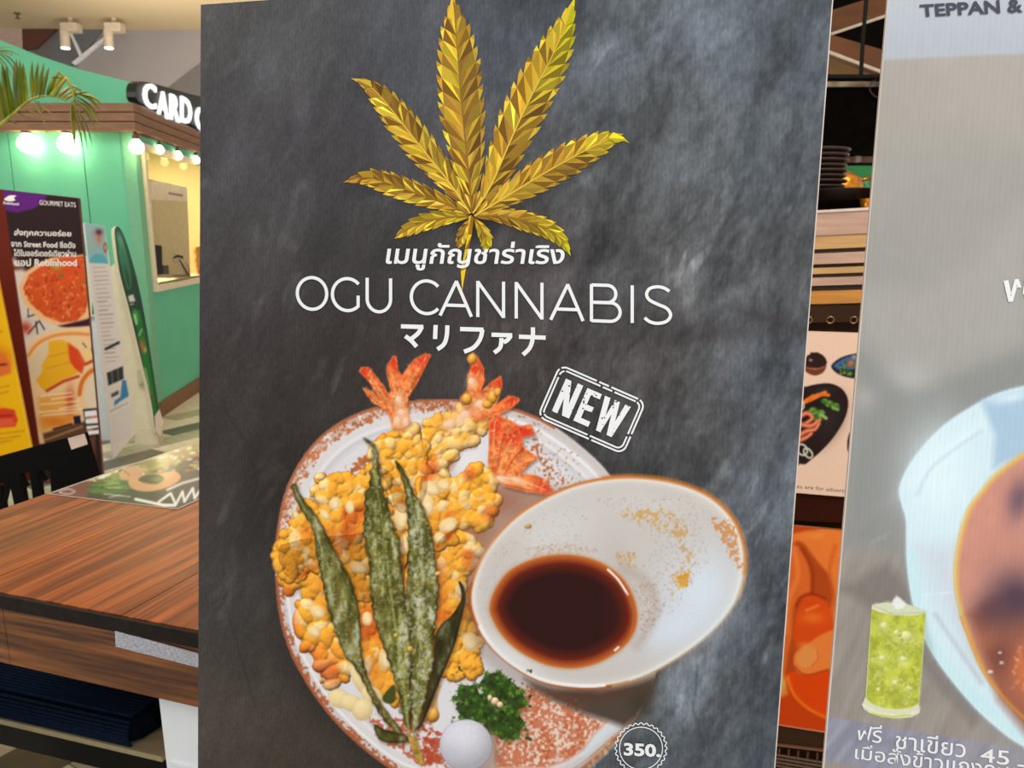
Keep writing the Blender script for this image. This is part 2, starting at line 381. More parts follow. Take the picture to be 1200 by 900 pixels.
CV[sl] = np.clip(col*np.array([1.0, .995, .965]), 0, 1)
for (x, y, rx, ry, c, op, ro) in [(905, 375, 60, 10, (62, 58, 60), .55, .3), (825, 392, 70, 12, (58, 52, 54), .5, -.1), (740, 230, 9, 45, (62, 62, 66), .35, .2), (780, 210, 10, 60, (120, 126, 134), .3, .2),
                              (880, 250, 12, 40, (130, 136, 144), .25, .3), (850, 350, 8, 34, (135, 140, 146), .35, 1.1), (700, 50, 8, 22, (130, 136, 144), .3, .1), (940, 420, 9, 30, (130, 136, 144), .35, .1),
                              (310, 75, 14, 40, (100, 100, 106), .4, .1), (355, 130, 10, 30, (96, 96, 102), .35, .1), (300, 275, 5, 14, (110, 108, 110), .4, .1), (690, 445, 30, 20, (104, 100, 100), .4, .3), (800, 340, 6, 40, (140, 142, 146), .3, -.3)]:
    glow(x, y, rx, ry, c, op, ro)
line([(263, 480), (290, 520), (330, 552)], 2, (48, 44, 42), 3, .6); line([(262, 700), (282, 770), (300, 830)], 2, (48, 45, 42), 3, .5)
line([(818, 780), (812, 830), (826, 880)], 2, (60, 64, 70), 3, .5); line([(700, 895), (702, 960)], 2, (64, 68, 74), 2, .5)

# gold leaf drop shadow
LEAF = {  # midribs from the hub outwards, half width
 'a': ([(553, 250), (549, 200), (541, 123), (537.6, 77), (534, 36), (530, -8)], 28.5, 19), 'b': ([(554, 250), (575, 218), (603, 154), (625, 108), (646, 68), (662, 31), (674, -4)], 27, 19),
 'c': ([(556, 253), (591, 231.6), (631, 207), (668, 186), (699, 170), (723, 160), (738, 168)], 21, 16), 'd': ([(557, 254), (587, 253), (618, 260), (643, 269), (658, 281), (669, 300)], 13, 12),
 'e': ([(551, 250), (526, 213), (501, 182), (476.5, 151), (452, 120), (431, 99), (411, 91.7)], 20, 17), 'f': ([(550, 251), (520, 238), (489, 227), (458, 216), (430, 208), (402, 214)], 15, 14),
 'g': ([(551, 254), (523, 255), (495, 261), (478, 269), (462, 280)], 11.5, 9), 'h': ([(552, 256), (546, 266), (542, 276), (537, 291)], 7.5, 6), 'i': ([(556, 256), (564, 268), (570, 282), (568, 296)], 8.5, 6)}
for k, (mid, hw, nt) in LEAF.items():
    m = smooth(mid, 4, False); line([(x+5, y+9) for x, y in m], hw*1.5, (45, 43, 45), 22, .45, .2)
# text shadow
line([(350, 352), (785, 374)], 36, (58, 53, 54), 26, .32); line([(455, 303), (660, 308)], 18, (50, 46, 47), 14, .3); line([(472, 400), (640, 406)], 20, (50, 46, 47), 16, .3)

def c3(*P): return [(310+x/3.2135, 400+y/3.2135) for x, y in P]
def c4(*P): return [(310+x/3.2135, 620+y/3.2135) for x, y in P]
def c5(*P): return [(540+x/3.3333, 540+y/3.3333) for x, y in P]
def c7(*P): return [(500+x/3.75, 760+y/3.75) for x, y in P]
PLATE = smooth([(322, 660), (325, 620), (333, 580), (349, 545), (371, 516), (401, 493), (440, 477), (480, 470), (520, 468), (560, 470), (600, 478), (640, 494), (680, 522), (715, 557), (745, 610), (765, 670), (774, 735), (768, 792), (747, 840), (718, 868), (681, 899), (640, 918), (590, 930), (540, 930), (490, 915), (447, 894), (391, 844), (350, 785), (329, 729)], 4)
pc = np.array([549, 696.])
def plate_scale(k): return pc+(PLATE-pc)*k
poly([(x-6, y+8) for x, y in PLATE], (40, 35, 32), 40, .55)
poly(PLATE, (206, 198, 196), 1.2)
poly(plate_scale(.955), (221, 216, 216), 5); poly(plate_scale(.90), (236, 234, 236), 4, .8); poly(plate_scale(.885), (206, 203, 206), 3); poly(plate_scale(.86), (222, 220, 222), 8)
# brown rim line left and top
ring = PLATE
def rimline(k0, k1, c, wd, op, sc=1.0, soft=1.0):
    q = plate_scale(sc)[k0:k1]; line(q, wd, c, soft, op)
rimline(0, 46, (176, 92, 52), 3.2, .9, .993); rimline(88, 116, (168, 88, 50), 3.2, .95, .993); rimline(0, 34, (200, 140, 108), 9, .45, .968, 6); rimline(72, 84, (170, 95, 50), 4, .6, .99)
rimline(95, 116, (240, 240, 240), 3, .8, .945, 2); rimline(40, 56, (238, 240, 244), 3, .9, .94, 2); rimline(66, 80, (205, 220, 228), 9, .7, .95, 5)
band = list(plate_scale(.995)[0:34])+list(plate_scale(.93)[0:34][::-1])
mottle(band, (184, 98, 54), 3, .50, 5, .85, 3, jit=.3); mottle(band, (238, 230, 224), 2.6, .64, 5, .8, 8)
band = list(plate_scale(.995)[90:116])+list(plate_scale(.955)[90:116][::-1]); mottle(band, (172, 86, 46), 3, .46, 5, .85, 13)
band = list(plate_scale(.985)[30:46])+list(plate_scale(.93)[30:46][::-1]); speck(band, 40, (176, 110, 76), (.6, 1.5), .8)
mottle(c3((280, 510), (320, 450), (440, 400), (430, 500)), (186, 98, 44), 3.6, .44, 14, .9, 23, jit=.3)
mottle(c3((970, 370), (1030, 360), (1110, 470), (1180, 540), (1100, 580), (1020, 500)), (178, 96, 52), 3, .50, 22, .85, 29)
speck(c3((1000, 350), (1180, 420), (1189, 540), (1060, 500)), 60, (150, 90, 60), (.5, 1.1), .7)
# warm bounce/shadow in the middle of the plate
glow(590, 588, 62, 28, (150, 92, 66), .8, .25); glow(560, 625, 34, 40, (150, 84, 48), .85); glow(625, 580, 50, 12, (160, 110, 88), .6, .2)
glow(548, 545, 22, 26, (238, 238, 242), .8); glow(525, 520, 20, 16, (214, 196, 188), .7); glow(532, 700, 50, 60, (205, 180, 165), .5)
# speckled lower right with the cup's shadow
REG = c7((300, 525), (300, 380), (420, 200), (460, 160), (560, 230), (700, 290), (790, 320), (730, 380), (690, 440), (620, 490), (520, 525))
poly(REG, (198, 106, 66), 6, .85); mottle(REG, (232, 212, 196), 3.2, .53, 3, .92, 31, jit=.1); mottle(REG, (186, 84, 42), 3, .62, 3, .7, 37)
speck(c7((300, 180), (440, 160), (520, 210), (480, 300), (420, 260)), 160, (190, 100, 60), (.5, 1.5), .8)
mottle(c4((380, 700), (640, 700), (700, 900), (560, 890), (420, 790)), (188, 84, 50), 3.6, .47, 14, .85, 41); mottle(c4((590, 740), (680, 760), (660, 880), (600, 890)), (176, 66, 38), 4, .42, 8, .85, 43)
poly(c7((430, 130), (560, 175), (760, 190), (930, 150), (1012, 118), (1000, 180), (960, 250), (925, 300), (870, 345), (800, 320), (700, 290), (560, 230), (470, 175)), (70, 56, 46), 9, .93)
glow(752, 822, 16, 20, (62, 54, 42), .8); glow(700, 812, 40, 9, (92, 56, 42), .6)
speck(c7((470, 170), (560, 180), (720, 250), (700, 290), (560, 230)), 80, (120, 62, 42), (.5, 1.5), .7)
poly(c7((640, 525), (740, 470), (830, 380), (880, 340), (840, 410), (760, 490), (700, 525)), (190, 205, 210), 6, .8)
line(c7((690, 525), (760, 470), (820, 405), (850, 385)), 5, (172, 96, 48), 2, .9); speck(c7((690, 525), (830, 385), (850, 400), (740, 520)), 40, (215, 180, 150), (.6, 1.4), .7)

# tempura
BODY = {
 'one': c3((475, 350), (575, 325), (600, 420), (615, 520), (600, 600), (560, 640), (500, 640), (470, 560), (430, 480), (410, 400), (440, 365)),
 'two': c3((590, 320), (640, 300), (690, 290), (745, 245), (830, 265), (845, 310), (790, 340), (785, 385), (730, 395), (705, 450), (660, 515), (615, 470), (595, 400)),
 'three': c3((590, 510), (680, 530), (740, 510), (800, 470), (860, 490), (870, 530), (850, 570), (872, 620), (850, 668), (800, 690), (760, 680), (722, 690), (700, 740), (650, 780), (630, 700), (590, 620)),
 'left': c3((160, 610), (215, 500), (290, 515), (370, 490), (440, 470), (520, 560), (560, 700), (560, 900), (520, 960), (300, 960), (200, 860), (120, 900), (60, 860), (55, 780), (100, 680)),
 'low': c4((60, 60), (330, 20), (520, 10), (530, 300), (640, 380), (640, 560), (560, 700), (470, 640), (370, 560), (330, 500), (300, 540), (250, 588), (213, 580), (213, 480), (160, 450), (132, 370), (130, 280), (165, 190), (95, 235), (80, 180)),
 'right': c4((640, 80), (700, 10), (745, 15), (802, 75), (780, 140), (752, 210), (760, 330), (812, 420), (790, 540), (740, 552), (680, 550), (650, 470), (640, 300))}
for k, P in BODY.items(): poly([(x+3, y+4) for x, y in P], (140, 78, 44), 9, .6)
PAL = [(236, 160, 44), (240, 176, 62), (228, 142, 36), (244, 190, 92), (214, 120, 34), (246, 206, 130), (232, 150, 40)]
PALE = [(244, 214, 160), (240, 196, 120), (248, 222, 180), (232, 176, 90)]
for k, dens, rs, pale in (('low', 36, (2.6, 3.6, 5, 7, 9), .34), ('left', 30, (2.4, 3.2, 4.4, 6, 8), .36), ('right', 34, (3.5, 4.5, 6, 8), .30), ('two', 34, (3.5, 5, 7), .75), ('one', 34, (3.5, 5, 7), .42), ('three', 30, (3.5, 5, 6.5, 8), .45)):
    P = np.array(BODY[k]); A = np.ptp(P[:, 0])*np.ptp(P[:, 1]); batter(smooth(P, 3), int(A/dens*1.5), rs, len(k)*7+3, pale=pale)
for (x, y, rx, ry, op) in [(492, 585, 18, 20, .0), (500, 660, 12, 60, .75), (395, 625, 30, 9, .7), (408, 640, 10, 9, .6), (380, 690, 18, 14, .35), (515, 700, 10, 50, .75), (427, 735, 8, 26, .6), (530, 610, 14, 10, .4), (478, 590, 7, 10, .7), (440, 790, 12, 26, .5), (470, 690, 8, 70, .5)]:
    glow(x, y, rx, ry, (200, 92, 34), op*.7)
for (x, y, rx, ry, ro) in [(470, 606, 9, 17, .1), (473, 638, 6, 13, 0), (500, 592, 10, 14, 0), (525, 615, 13, 9, -.5), (515, 630, 8, 7, 0), (452, 770, 9, 17, .2), (420, 665, 12, 8, .2), (392, 590, 7, 9, .5), (410, 594, 6, 9, 0), (381, 603, 5, 8, -.7),
                           (505, 572, 13, 9, .4), (520, 568, 9, 7, 0), (368, 740, 9, 7, .6), (430, 725, 7, 9, 0), (551, 752, 10, 12, 0), (540, 690, 7, 10, .5), (372, 717, 10, 8, .5), (425, 782, 8, 14, -.3)]:
    ball(x, y, rx*.9, ry*.9, ro, (246, 212, 150), 1.06, .86, .12); ball(x+rx*.15, y+ry*.2, rx*.5, ry*.45, ro, (250, 222, 168), 1.03, .94, .2)
ball(400, 815, 0.1, 0.1, 0, (0, 0, 0))
for (x, y, rx, ry, ro) in [(424, 797, 10, 22, -.5), (436, 815, 14, 10, .6), (398, 819, 14, 11, .35), (412, 824, 14, 10, .35), (425, 832, 12, 13, .3)]: ball(x, y, rx, ry, ro, (240, 216, 160), 1.05, .86, .1)
poly(c4((640, 560), (665, 590), (650, 640), (655, 690), (640, 725), (600, 725), (600, 600)), (206, 160, 90), 2, .8, tex=(.4, 8)); ball(507, 838, 8, 9, 0, (224, 160, 70))

# prawn tails
def tail(P, tips, fleck, pinks):
    poly([(x+1.5, y+2.5) for x, y in P], (50, 30, 24), 5, .5); poly(P, (228, 108, 50), 1.1, tex=(.45, 7, 3))
    poly(P, (240, 160, 92), 3.5, .5, grow=-3.5, tex=(.4, 5, 9))
    for (x, y, rx, ry, ro) in tips:
        sl = win(x-rx*3, y-ry*3, x+rx*3, y+ry*3); m = np.clip(.5-sdf(P, XX[sl], YY[sl]), 0, 1); keep = CV[sl].copy(); glow(x, y, rx, ry, (222, 52, 28), .95, ro); CV[sl] = keep+(CV[sl]-keep)*m[..., None]
    speck(P, fleck, (250, 196, 130), (.5, 1.4), .6, 2.6); speck(P, fleck, (206, 70, 26), (.5, 1.3), .6, 2.6)
    line(list(P)+[P[0]], .9, (246, 170, 120), 1, .6)
    for (x, y, rx, ry, ro) in pinks: glow(x, y, rx*.95, ry*.95, (244, 196, 158), .85, ro); ball(x-1, y-1, rx*.5, ry*.5, ro, (248, 206, 170), 1.03, .95, .1)
def d1(*P): return [(420+x/8.571, 400+y/8.571) for x, y in P]
T1 = d1((330, 810), (300, 720), (230, 660), (150, 620), (90, 545), (55, 480), (75, 465), (130, 505), (200, 560), (105, 400), (10, 305), (30, 262), (100, 258), (140, 305), (240, 430), (300, 530), (330, 500), (285, 330), (290, 240), (350, 145), (380, 150), (400, 300), (440, 345), (470, 300), (520, 230), (570, 175), (680, 122), (725, 140), (690, 220), (590, 420), (500, 560), (490, 660), (500, 760), (530, 820), (440, 880), (340, 880))
T2 = c3((740, 232), (738, 208), (765, 185), (765, 130), (778, 97), (764, 72), (785, 42), (803, 60), (825, 100), (828, 150), (812, 192), (860, 150), (890, 130), (895, 160), (885, 205), (872, 240), (920, 205), (958, 213), (960, 225), (930, 252), (880, 280), (840, 290), (790, 300))
T3 = c3((845, 300), (870, 276), (930, 300), (960, 320), (1003, 312), (1018, 352), (970, 362), (976, 402), (1030, 437), (990, 470), (960, 498), (1025, 505), (1060, 522), (1093, 572), (1060, 578), (980, 565), (900, 545), (862, 500), (842, 460), (846, 380))
tail(T2, [(556, 432, 8, 9, 0), (585, 450, 5, 10, .3), (600, 470, 8, 5, -.4)], 70, [(553, 448, 6, 9, 0), (563, 474, 9, 8, 0), (545, 487, 12, 8, -.5), (527, 497, 13, 8, -.4)])
for (x, y, rx, ry) in [(553, 421, 5.5, 7), (547, 468, 6, 7), (577, 466, 6, 8), (571, 474, 6, 5), (583, 460, 4, 6)]: ball(x, y, rx, ry, .2, (226, 160, 60))
tail(T1, [(429, 436, 8, 9, -.6), (462, 424, 5, 10, 0), (497, 421, 14, 8, -.7)], 90, [(468, 469, 7, 8, 0), (466, 494, 7, 10, 0), (476, 495, 6, 10, 0), (471, 484, 8, 7, 0)])
tail(T3, [(615, 505, 14, 7, .3), (580, 500, 9, 14, 0), (637, 572, 11, 6, .6), (600, 515, 10, 8, 0)], 110, [(588, 562, 12, 6, .2), (606, 563, 12, 5, .3)])
for P_, c_, w_ in [(c3((868, 300), (862, 380), (868, 470)), (250, 176, 120), 2), (c3((930, 370), (905, 420), (885, 490)), (250, 180, 126), 2.2), (c3((905, 345), (890, 400), (880, 470)), (176, 50, 22), 2), (c3((975, 405), (940, 440), (905, 500)), (168, 48, 22), 2.2), (c3((1015, 442), (960, 462), (915, 500)), (250, 190, 130), 1.8), (c3((965, 330), (930, 352), (900, 350)), (178, 40, 20), 1.8), (c3((900, 512), (980, 530), (1060, 560)), (252, 196, 150), 2.4), (c3((905, 540), (990, 560), (1060, 574)), (190, 70, 30), 1.6), (c3((890, 285), (930, 310), (990, 330)), (246, 120, 70), 2)]:
    line(smooth(P_, 4, False), w_, c_, 1.6, .75, .4)
for P_ in (d1((380, 520), (330, 400), (320, 260)), d1((430, 540), (520, 400), (640, 210)), d1((270, 580), (180, 420), (70, 300)), d1((230, 620), (150, 560), (90, 500))): line(P_, 1.6, (250, 178, 110), 1.8, .6, .4)
for P_ in (d1((395, 500), (370, 380), (350, 220)), d1((460, 560), (570, 400), (690, 200)), d1((300, 560), (200, 400))): line(P_, 1.1, (184, 56, 22), 1.2, .6, .4)
# fried leaves
def fleaf(P, seed, dark=1.0):
    poly([(x+2, y+3) for x, y in P], (90, 50, 20), 6, .6)
    def cf(X, Y, d):
        n = fbm(X, Y, 8, seed, 4, sy=22); g = fbm(X, Y, 4.5, seed+4, 3)
        c = C((84, 80, 28))+(C((164, 158, 86))-C((84, 80, 28)))*np.clip((n-.30)*2.3, 0, 1)[..., None]
        h = np.clip((n*.6+g*.4-.56)*8, 0, 1); c = c+(C((196, 200, 178))-c)*(h*.75)[..., None]
        e = np.clip(1+d/3.5, 0, 1); c = c*(1-.5*e)[..., None]; return c*dark
    poly(P, cf, 1.1)
LA = smooth(c3((102, 545), (118, 540), (140, 590), (190, 650), (235, 730), (280, 820), (320, 890))+c4((335, 230), (352, 290), (360, 380), (366, 470), (400, 590), (460, 690), (520, 765), (500, 770), (430, 690), (370, 570), (335, 512), (300, 470), (270, 390), (240, 300), (215, 180), (190, 60))+c3((195, 760), (175, 690), (130, 620)), 3)
LB = c3((375, 362), (400, 375), (422, 405), (428, 470), (440, 540), (450, 590), (463, 592), (466, 640), (478, 670), (488, 726), (502, 728), (508, 800), (520, 880))+c4((515, 150), (530, 300), (548, 400), (550, 600), (550, 745), (532, 750), (505, 620), (470, 500), (440, 420), (412, 330), (400, 250), (396, 130), (384, 60))+c3((382, 800), (374, 700), (380, 620), (376, 580), (396, 545), (400, 490), (412, 440), (408, 400))
LC = c3((490, 450), (510, 462), (540, 520), (560, 570), (596, 620), (610, 670), (630, 730), (645, 850))+c4((652, 170), (656, 240), (645, 330), (635, 420), (640, 480), (610, 620), (580, 740), (562, 770), (552, 650), (546, 450), (528, 380), (530, 280), (545, 120))+c3((530, 860), (545, 760), (538, 640), (530, 560), (512, 500))
def jag(P, a=1.5):
    P = resamp(P, 4); n = len(P); t = np.roll(P, -1, 0)-np.roll(P, 1, 0); t /= np.hypot(t[:, 0], t[:, 1])[:, None]+1e-9
    return P+np.stack([t[:, 1], -t[:, 0]], 1)*np.array([a if i % 3 == 0 else -a*.4*R.random() for i in range(n)])[:, None]
LA, LB, LC = jag(LA, 1.0), jag(LB, 1.6), jag(LC, 1.2)
LD = smooth(c4((730, 195), (748, 215), (756, 262), (745, 320), (720, 420), (690, 500), (660, 570), (625, 660), (590, 740), (575, 740), (610, 600), (640, 480), (640, 410), (665, 360), (700, 330), (735, 280), (742, 240)), 3)
LE = smooth(c4((412, 735), (450, 755), (530, 775), (535, 800), (480, 805), (430, 790)), 3); LF = smooth(c4((445, 630), (490, 585), (490, 650), (455, 655)), 3); ST = c4((540, 780), (572, 780), (602, 885), (585, 890), (560, 850))
poly(LF, (70, 76, 30), 1.2); fleaf(LE, 3, .8); fleaf(LD, 5, .55); fleaf(LA, 9, .92); fleaf(LC, 12); fleaf(LB, 17); poly(ST, (176, 140, 60), 1.5, tex=(.3, 5))
for P, c, wd in [(c3((400, 400), (425, 560), (445, 700), (450, 880)), (150, 158, 96), 1.5), (c4((450, 0), (470, 200), (500, 420), (525, 600), (545, 780)), (158, 162, 90), 3), (c3((540, 560), (575, 700), (590, 880)), (160, 168, 130), 1.5), (c4((590, 0), (595, 250), (585, 480), (570, 640), (560, 770)), (170, 168, 104), 2.5),
                 (c3((120, 570), (200, 740), (250, 880)), (140, 146, 92), 1.5), (c4((260, 120), (300, 300), (345, 470), (400, 600), (510, 765)), (136, 110, 52), 2.4)]:
    line(smooth(P, 5, False), wd, c, 1.5, .7)
for P, n in ((LB, 60), (LC, 60), (LA, 35)):
    for i in range(n):
        j = R.randrange(len(P)); k = R.randrange(len(P)); t = R.uniform(.2, .8); x = P[j][0]*t+P[k][0]*(1-t); y = P[j][1]*t+P[k][1]*(1-t)
        if inside(P, x, y):
            q = R.uniform(1.2, 3.2); oval(x, y, q*1.2, q, (64, 68, 26), R.uniform(0, 3), 1.2, .5); oval(x-.4, y-.6, q*.8, q*.6, (150, 156, 104), 0, 1.5, .75)
mottle(LC, (206, 212, 206), 3.2, .56, 4, .42, 81); mottle(LB, (196, 200, 166), 3.4, .60, 4, .38, 83); mottle(LA, (180, 184, 146), 3.2, .62, 4, .35, 85); mottle(LB, (58, 60, 22), 4, .64, 4, .45, 87); mottle(LC, (62, 66, 30), 4, .64, 4, .45, 89)
ball(480.5, 761, 4, 4, 0, (196, 160, 60)); ball(464, 745, 3, 3, 0, (180, 170, 60)); ball(513, 672, 4, 2.4, -.3, (240, 190, 110))
for (x, y) in [(430, 595), (432, 650), (434, 700), (447, 620), (463, 625), (487, 690), (505, 620)]: pass
# cup
BOWL = smooth(c5((35, 560), (50, 450), (110, 330), (230, 205), (400, 110), (560, 68), (700, 62), (850, 85), (980, 140), (1070, 230), (1110, 340), (1108, 450), (1070, 560), (980, 670), (850, 770), (700, 850), (560, 884), (430, 885), (300, 858), (170, 780), (80, 680)), 4)
bc = np.array([712, 690.])
def bs(k, dx=0, dy=0): return bc+(BOWL-bc)*k+np.array([dx, dy])
poly([(x-8, y+8) for x, y in BOWL], (84, 52, 36), 24, .5)
poly(BOWL, (196, 120, 66), 1.2); poly(bs(.985), (232, 222, 212), 2.2); poly(bs(.955), (214, 208, 202), 4); poly(bs(.93), (202, 197, 192), 10)
line(BOWL[0:24], 3, (214, 120, 52), 1.5, .8); line(BOWL[20:48], 5, (206, 128, 58), 3, .75); line(np.vstack([BOWL[60:], BOWL[:4]]), 3.4, (170, 92, 44), 1.5, .9); line(bs(.98)[64:82], 4, (244, 244, 244), 2, .9)
line(bs(.975)[44:62], 4, (222, 230, 226), 3, .85); line(BOWL[44:64], 2.5, (196, 168, 124), 1.5, .8)
glow(640, 625, 60, 30, (218, 216, 212), .7, -.4); glow(820, 690, 42, 50, (216, 228, 240), .9, .6); glow(790, 735, 50, 26, (214, 226, 240), .8, -.4); glow(600, 770, 40, 14, (226, 226, 226), .7, .6); glow(760, 590, 60, 16, (214, 208, 202), .6, .1)
glow(732, 700, 16, 60, (186, 172, 162), .5, -.2); glow(590, 650, 30, 18, (200, 190, 180), .5, -.6)
line(smooth(c5((640, 420), (720, 470), (760, 560), (740, 640), (690, 720)), 5, False), 10, (178, 160, 148), 12, .55)
mottle(c5((560, 200), (640, 175), (780, 175), (880, 230), (900, 300), (860, 320), (780, 280), (680, 250), (600, 225)), (208, 158, 80), 2.8, .50, 14, .75, 47)
mottle(c5((830, 300), (900, 300), (940, 400), (900, 500), (820, 540), (810, 440), (850, 400)), (206, 154, 90), 2.6, .54, 18, .65, 53); speck(c5((840, 450), (890, 440), (890, 490), (850, 500)), 60, (222, 150, 40), (.7, 1.8), .85)
speck(c5((600, 360), (680, 350), (690, 420), (620, 410)), 50, (206, 150, 90), (.5, 1.5), .7); speck(c5((520, 150), (900, 130), (980, 380), (820, 600), (720, 640), (680, 480), (760, 300)), 500, (176, 150, 136), (.35, .9), .6)
mottle(c5((940, 190), (1060, 230), (1100, 340), (1100, 440), (1060, 400), (1010, 310), (960, 230)), (208, 130, 66), 2.8, .44, 12, .75, 59); speck(c5((230, 340), (400, 320), (560, 350), (420, 372), (280, 380)), 150, (190, 150, 120), (.4, 1.1), .6)
speck(c5((660, 480), (760, 480), (800, 560), (740, 680), (700, 700), (700, 560)), 180, (176, 140, 120), (.35, 1.0), .6); speck(c5((60, 480), (110, 380), (300, 220), (500, 150), (480, 330), (150, 460), (90, 600)), 140, (160, 150, 142), (.3, .8), .6)
ball(619, 617, 4, 2.6, -.2, (196, 150, 80))
SAUCE = smooth(c5((113, 565), (135, 500), (190, 430), (280, 385), (380, 367), (480, 375), (570, 410), (640, 470), (680, 550), (688, 630), (660, 700), (600, 755), (520, 795), (430, 811), (330, 795), (230, 745), (160, 680), (120, 610)), 4)
def scf(X, Y, d):
    t = np.clip(-d/11, 0, 1)[..., None]; c = C((206, 112, 46))*(1-t)+C((110, 34, 18))*t; t2 = np.clip((-d-8)/16, 0, 1)[..., None]; c = c*(1-t2)+C((48, 20, 18))*t2
    g = np.clip(((X-700)/60), 0, 1)[..., None]; return c+g*t2*(C((74, 28, 20))-C((48, 20, 18)))
poly(SAUCE, (196, 150, 110), 5, .7, grow=2); poly(SAUCE, scf, 1.5)
line(smooth(c5((575, 425), (615, 465), (652, 522)), 5, False), 2.4, (250, 246, 240), 1.2); line(c5((602, 740), (616, 728)), 2.5, (240, 236, 230), 1.2); line(smooth(c5((650, 520), (675, 600), (660, 690)), 5, False), 1.5, (190, 110, 70), 2, .6)
# parsley
PARS = c7((240, 160), (262, 108), (320, 105), (345, 130), (380, 160), (425, 190), (435, 240), (400, 290), (425, 330), (400, 390), (350, 402), (280, 370), (240, 320), (150, 310), (118, 225), (150, 165), (180, 170), (215, 165), (225, 210), (262, 205))
poly([(x+4, y+5) for x, y in PARS], (120, 80, 50), 10, .5)
mottle(PARS, (40, 62, 18), 5, .2, 5, .9, 61)
def frond(x, y, s, c):
    a0 = R.uniform(0, 6.28)
    for k in range(5):
        a = a0+k*1.2566; line([(x, y), (x+math.cos(a)*s, y+math.sin(a)*s)], s*.62, c, 1.0, .95, .3)
for i in range(330):
    x = R.uniform(530, 617); y = R.uniform(786, 868)
    if inside(PARS, x, y):
        t = i/330; c = (34, 54, 14) if t < .4 else R.choice([(58, 92, 26), (74, 112, 34), (96, 134, 48), (48, 80, 24)])
        frond(x, y, R.uniform(2, 4.4), c)
for p in PARS: frond(p[0], p[1], 4, R.choice([(60, 96, 28), (80, 118, 40)]))
for q in [(580, 822, 5, 5), (574, 818, 3, 4), (586, 826, 4, 4)]: ball(*q, 0, (222, 190, 150))
# radish ball
poly(ell(556, 880, 32, 30), (130, 90, 70), 12, .5); ball(546, 873, 31, 30, 0, (220, 218, 226), 1.03, .78, 0); glow(540, 862, 16, 14, (226, 224, 234), .8); glow(530, 885, 12, 14, (190, 186, 206), .4)

# ---------------------------------------------------------------- the dark poster itself
p1 = thing('menu_poster', 'large dark slate-pattern menu poster with gold leaf and fried prawn plate', 'poster', P1.p(570, 960))
M_BOARD = nmat('foam_board_edge', (214, 200, 188), .6)
slab('backing_board', P1_OUT, P1, .005, p1, M_BOARD)
# right border line of bare board
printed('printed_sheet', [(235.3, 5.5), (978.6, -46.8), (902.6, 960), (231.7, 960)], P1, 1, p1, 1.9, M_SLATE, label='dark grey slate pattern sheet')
printed('printed_plate', PLATE, P1, 3, p1, 1.15, M_PLATEP, label='speckled grey stoneware plate with rust rim')
for nm, P in BODY.items():
    printed('printed_tempura', smooth(P, 3), P1, 5, p1, 1.05, M_PRINT, label={'one': 'golden battered prawn under the left tail', 'two': 'pale battered prawn under the middle tail', 'three': 'golden battered prawn leading to the right tail', 'left': 'mass of golden batter at the left of the plate', 'low': 'golden batter beneath the fried leaves', 'right': 'amber batter beside the sauce cup'}[nm])
for P, lb in ((T1, 'red prawn tail fanned into four fins, leftmost'), (T2, 'prawn tail with batter drops, middle'), (T3, 'bright red prawn tail next to the cup')): printed('prawn_tail', P, P1, 7, p1, .95, M_PRINT, label=lb)
for i, (P, lb) in enumerate([(LF, 'tiny dark green leaflet'), (LE, 'short green leaflet at the stem'), (LD, 'dark narrow fried leaflet'), (LA, 'olive fried leaflet leaning left'), (LC, 'whitish green fried leaflet'), (LB, 'broad green fried leaflet'), (ST, 'yellow leaf stem')]):
    printed('fried_leaflet', P, P1, 9+i*.7, p1, 1.0, M_PRINT, label=lb)
cup = printed('printed_cup', BOWL, P1, 9, p1, 1.1, M_PLATEP, label='slanted grey stoneware cup with rust rim')
printed('printed_sauce', SAUCE, P1, 11, cup, 1.2, M_PRINT, label='dark brown dipping sauce')
printed('printed_parsley', smooth(PARS, 2)+0, P1, 9, p1, .9, M_PRINT, label='curly green parsley sprig')
printed('printed_radish_ball', ell(546, 873, 30.5, 29.5), P1, 11, p1, 1.5, M_PRINT, label='white ball of grated radish')

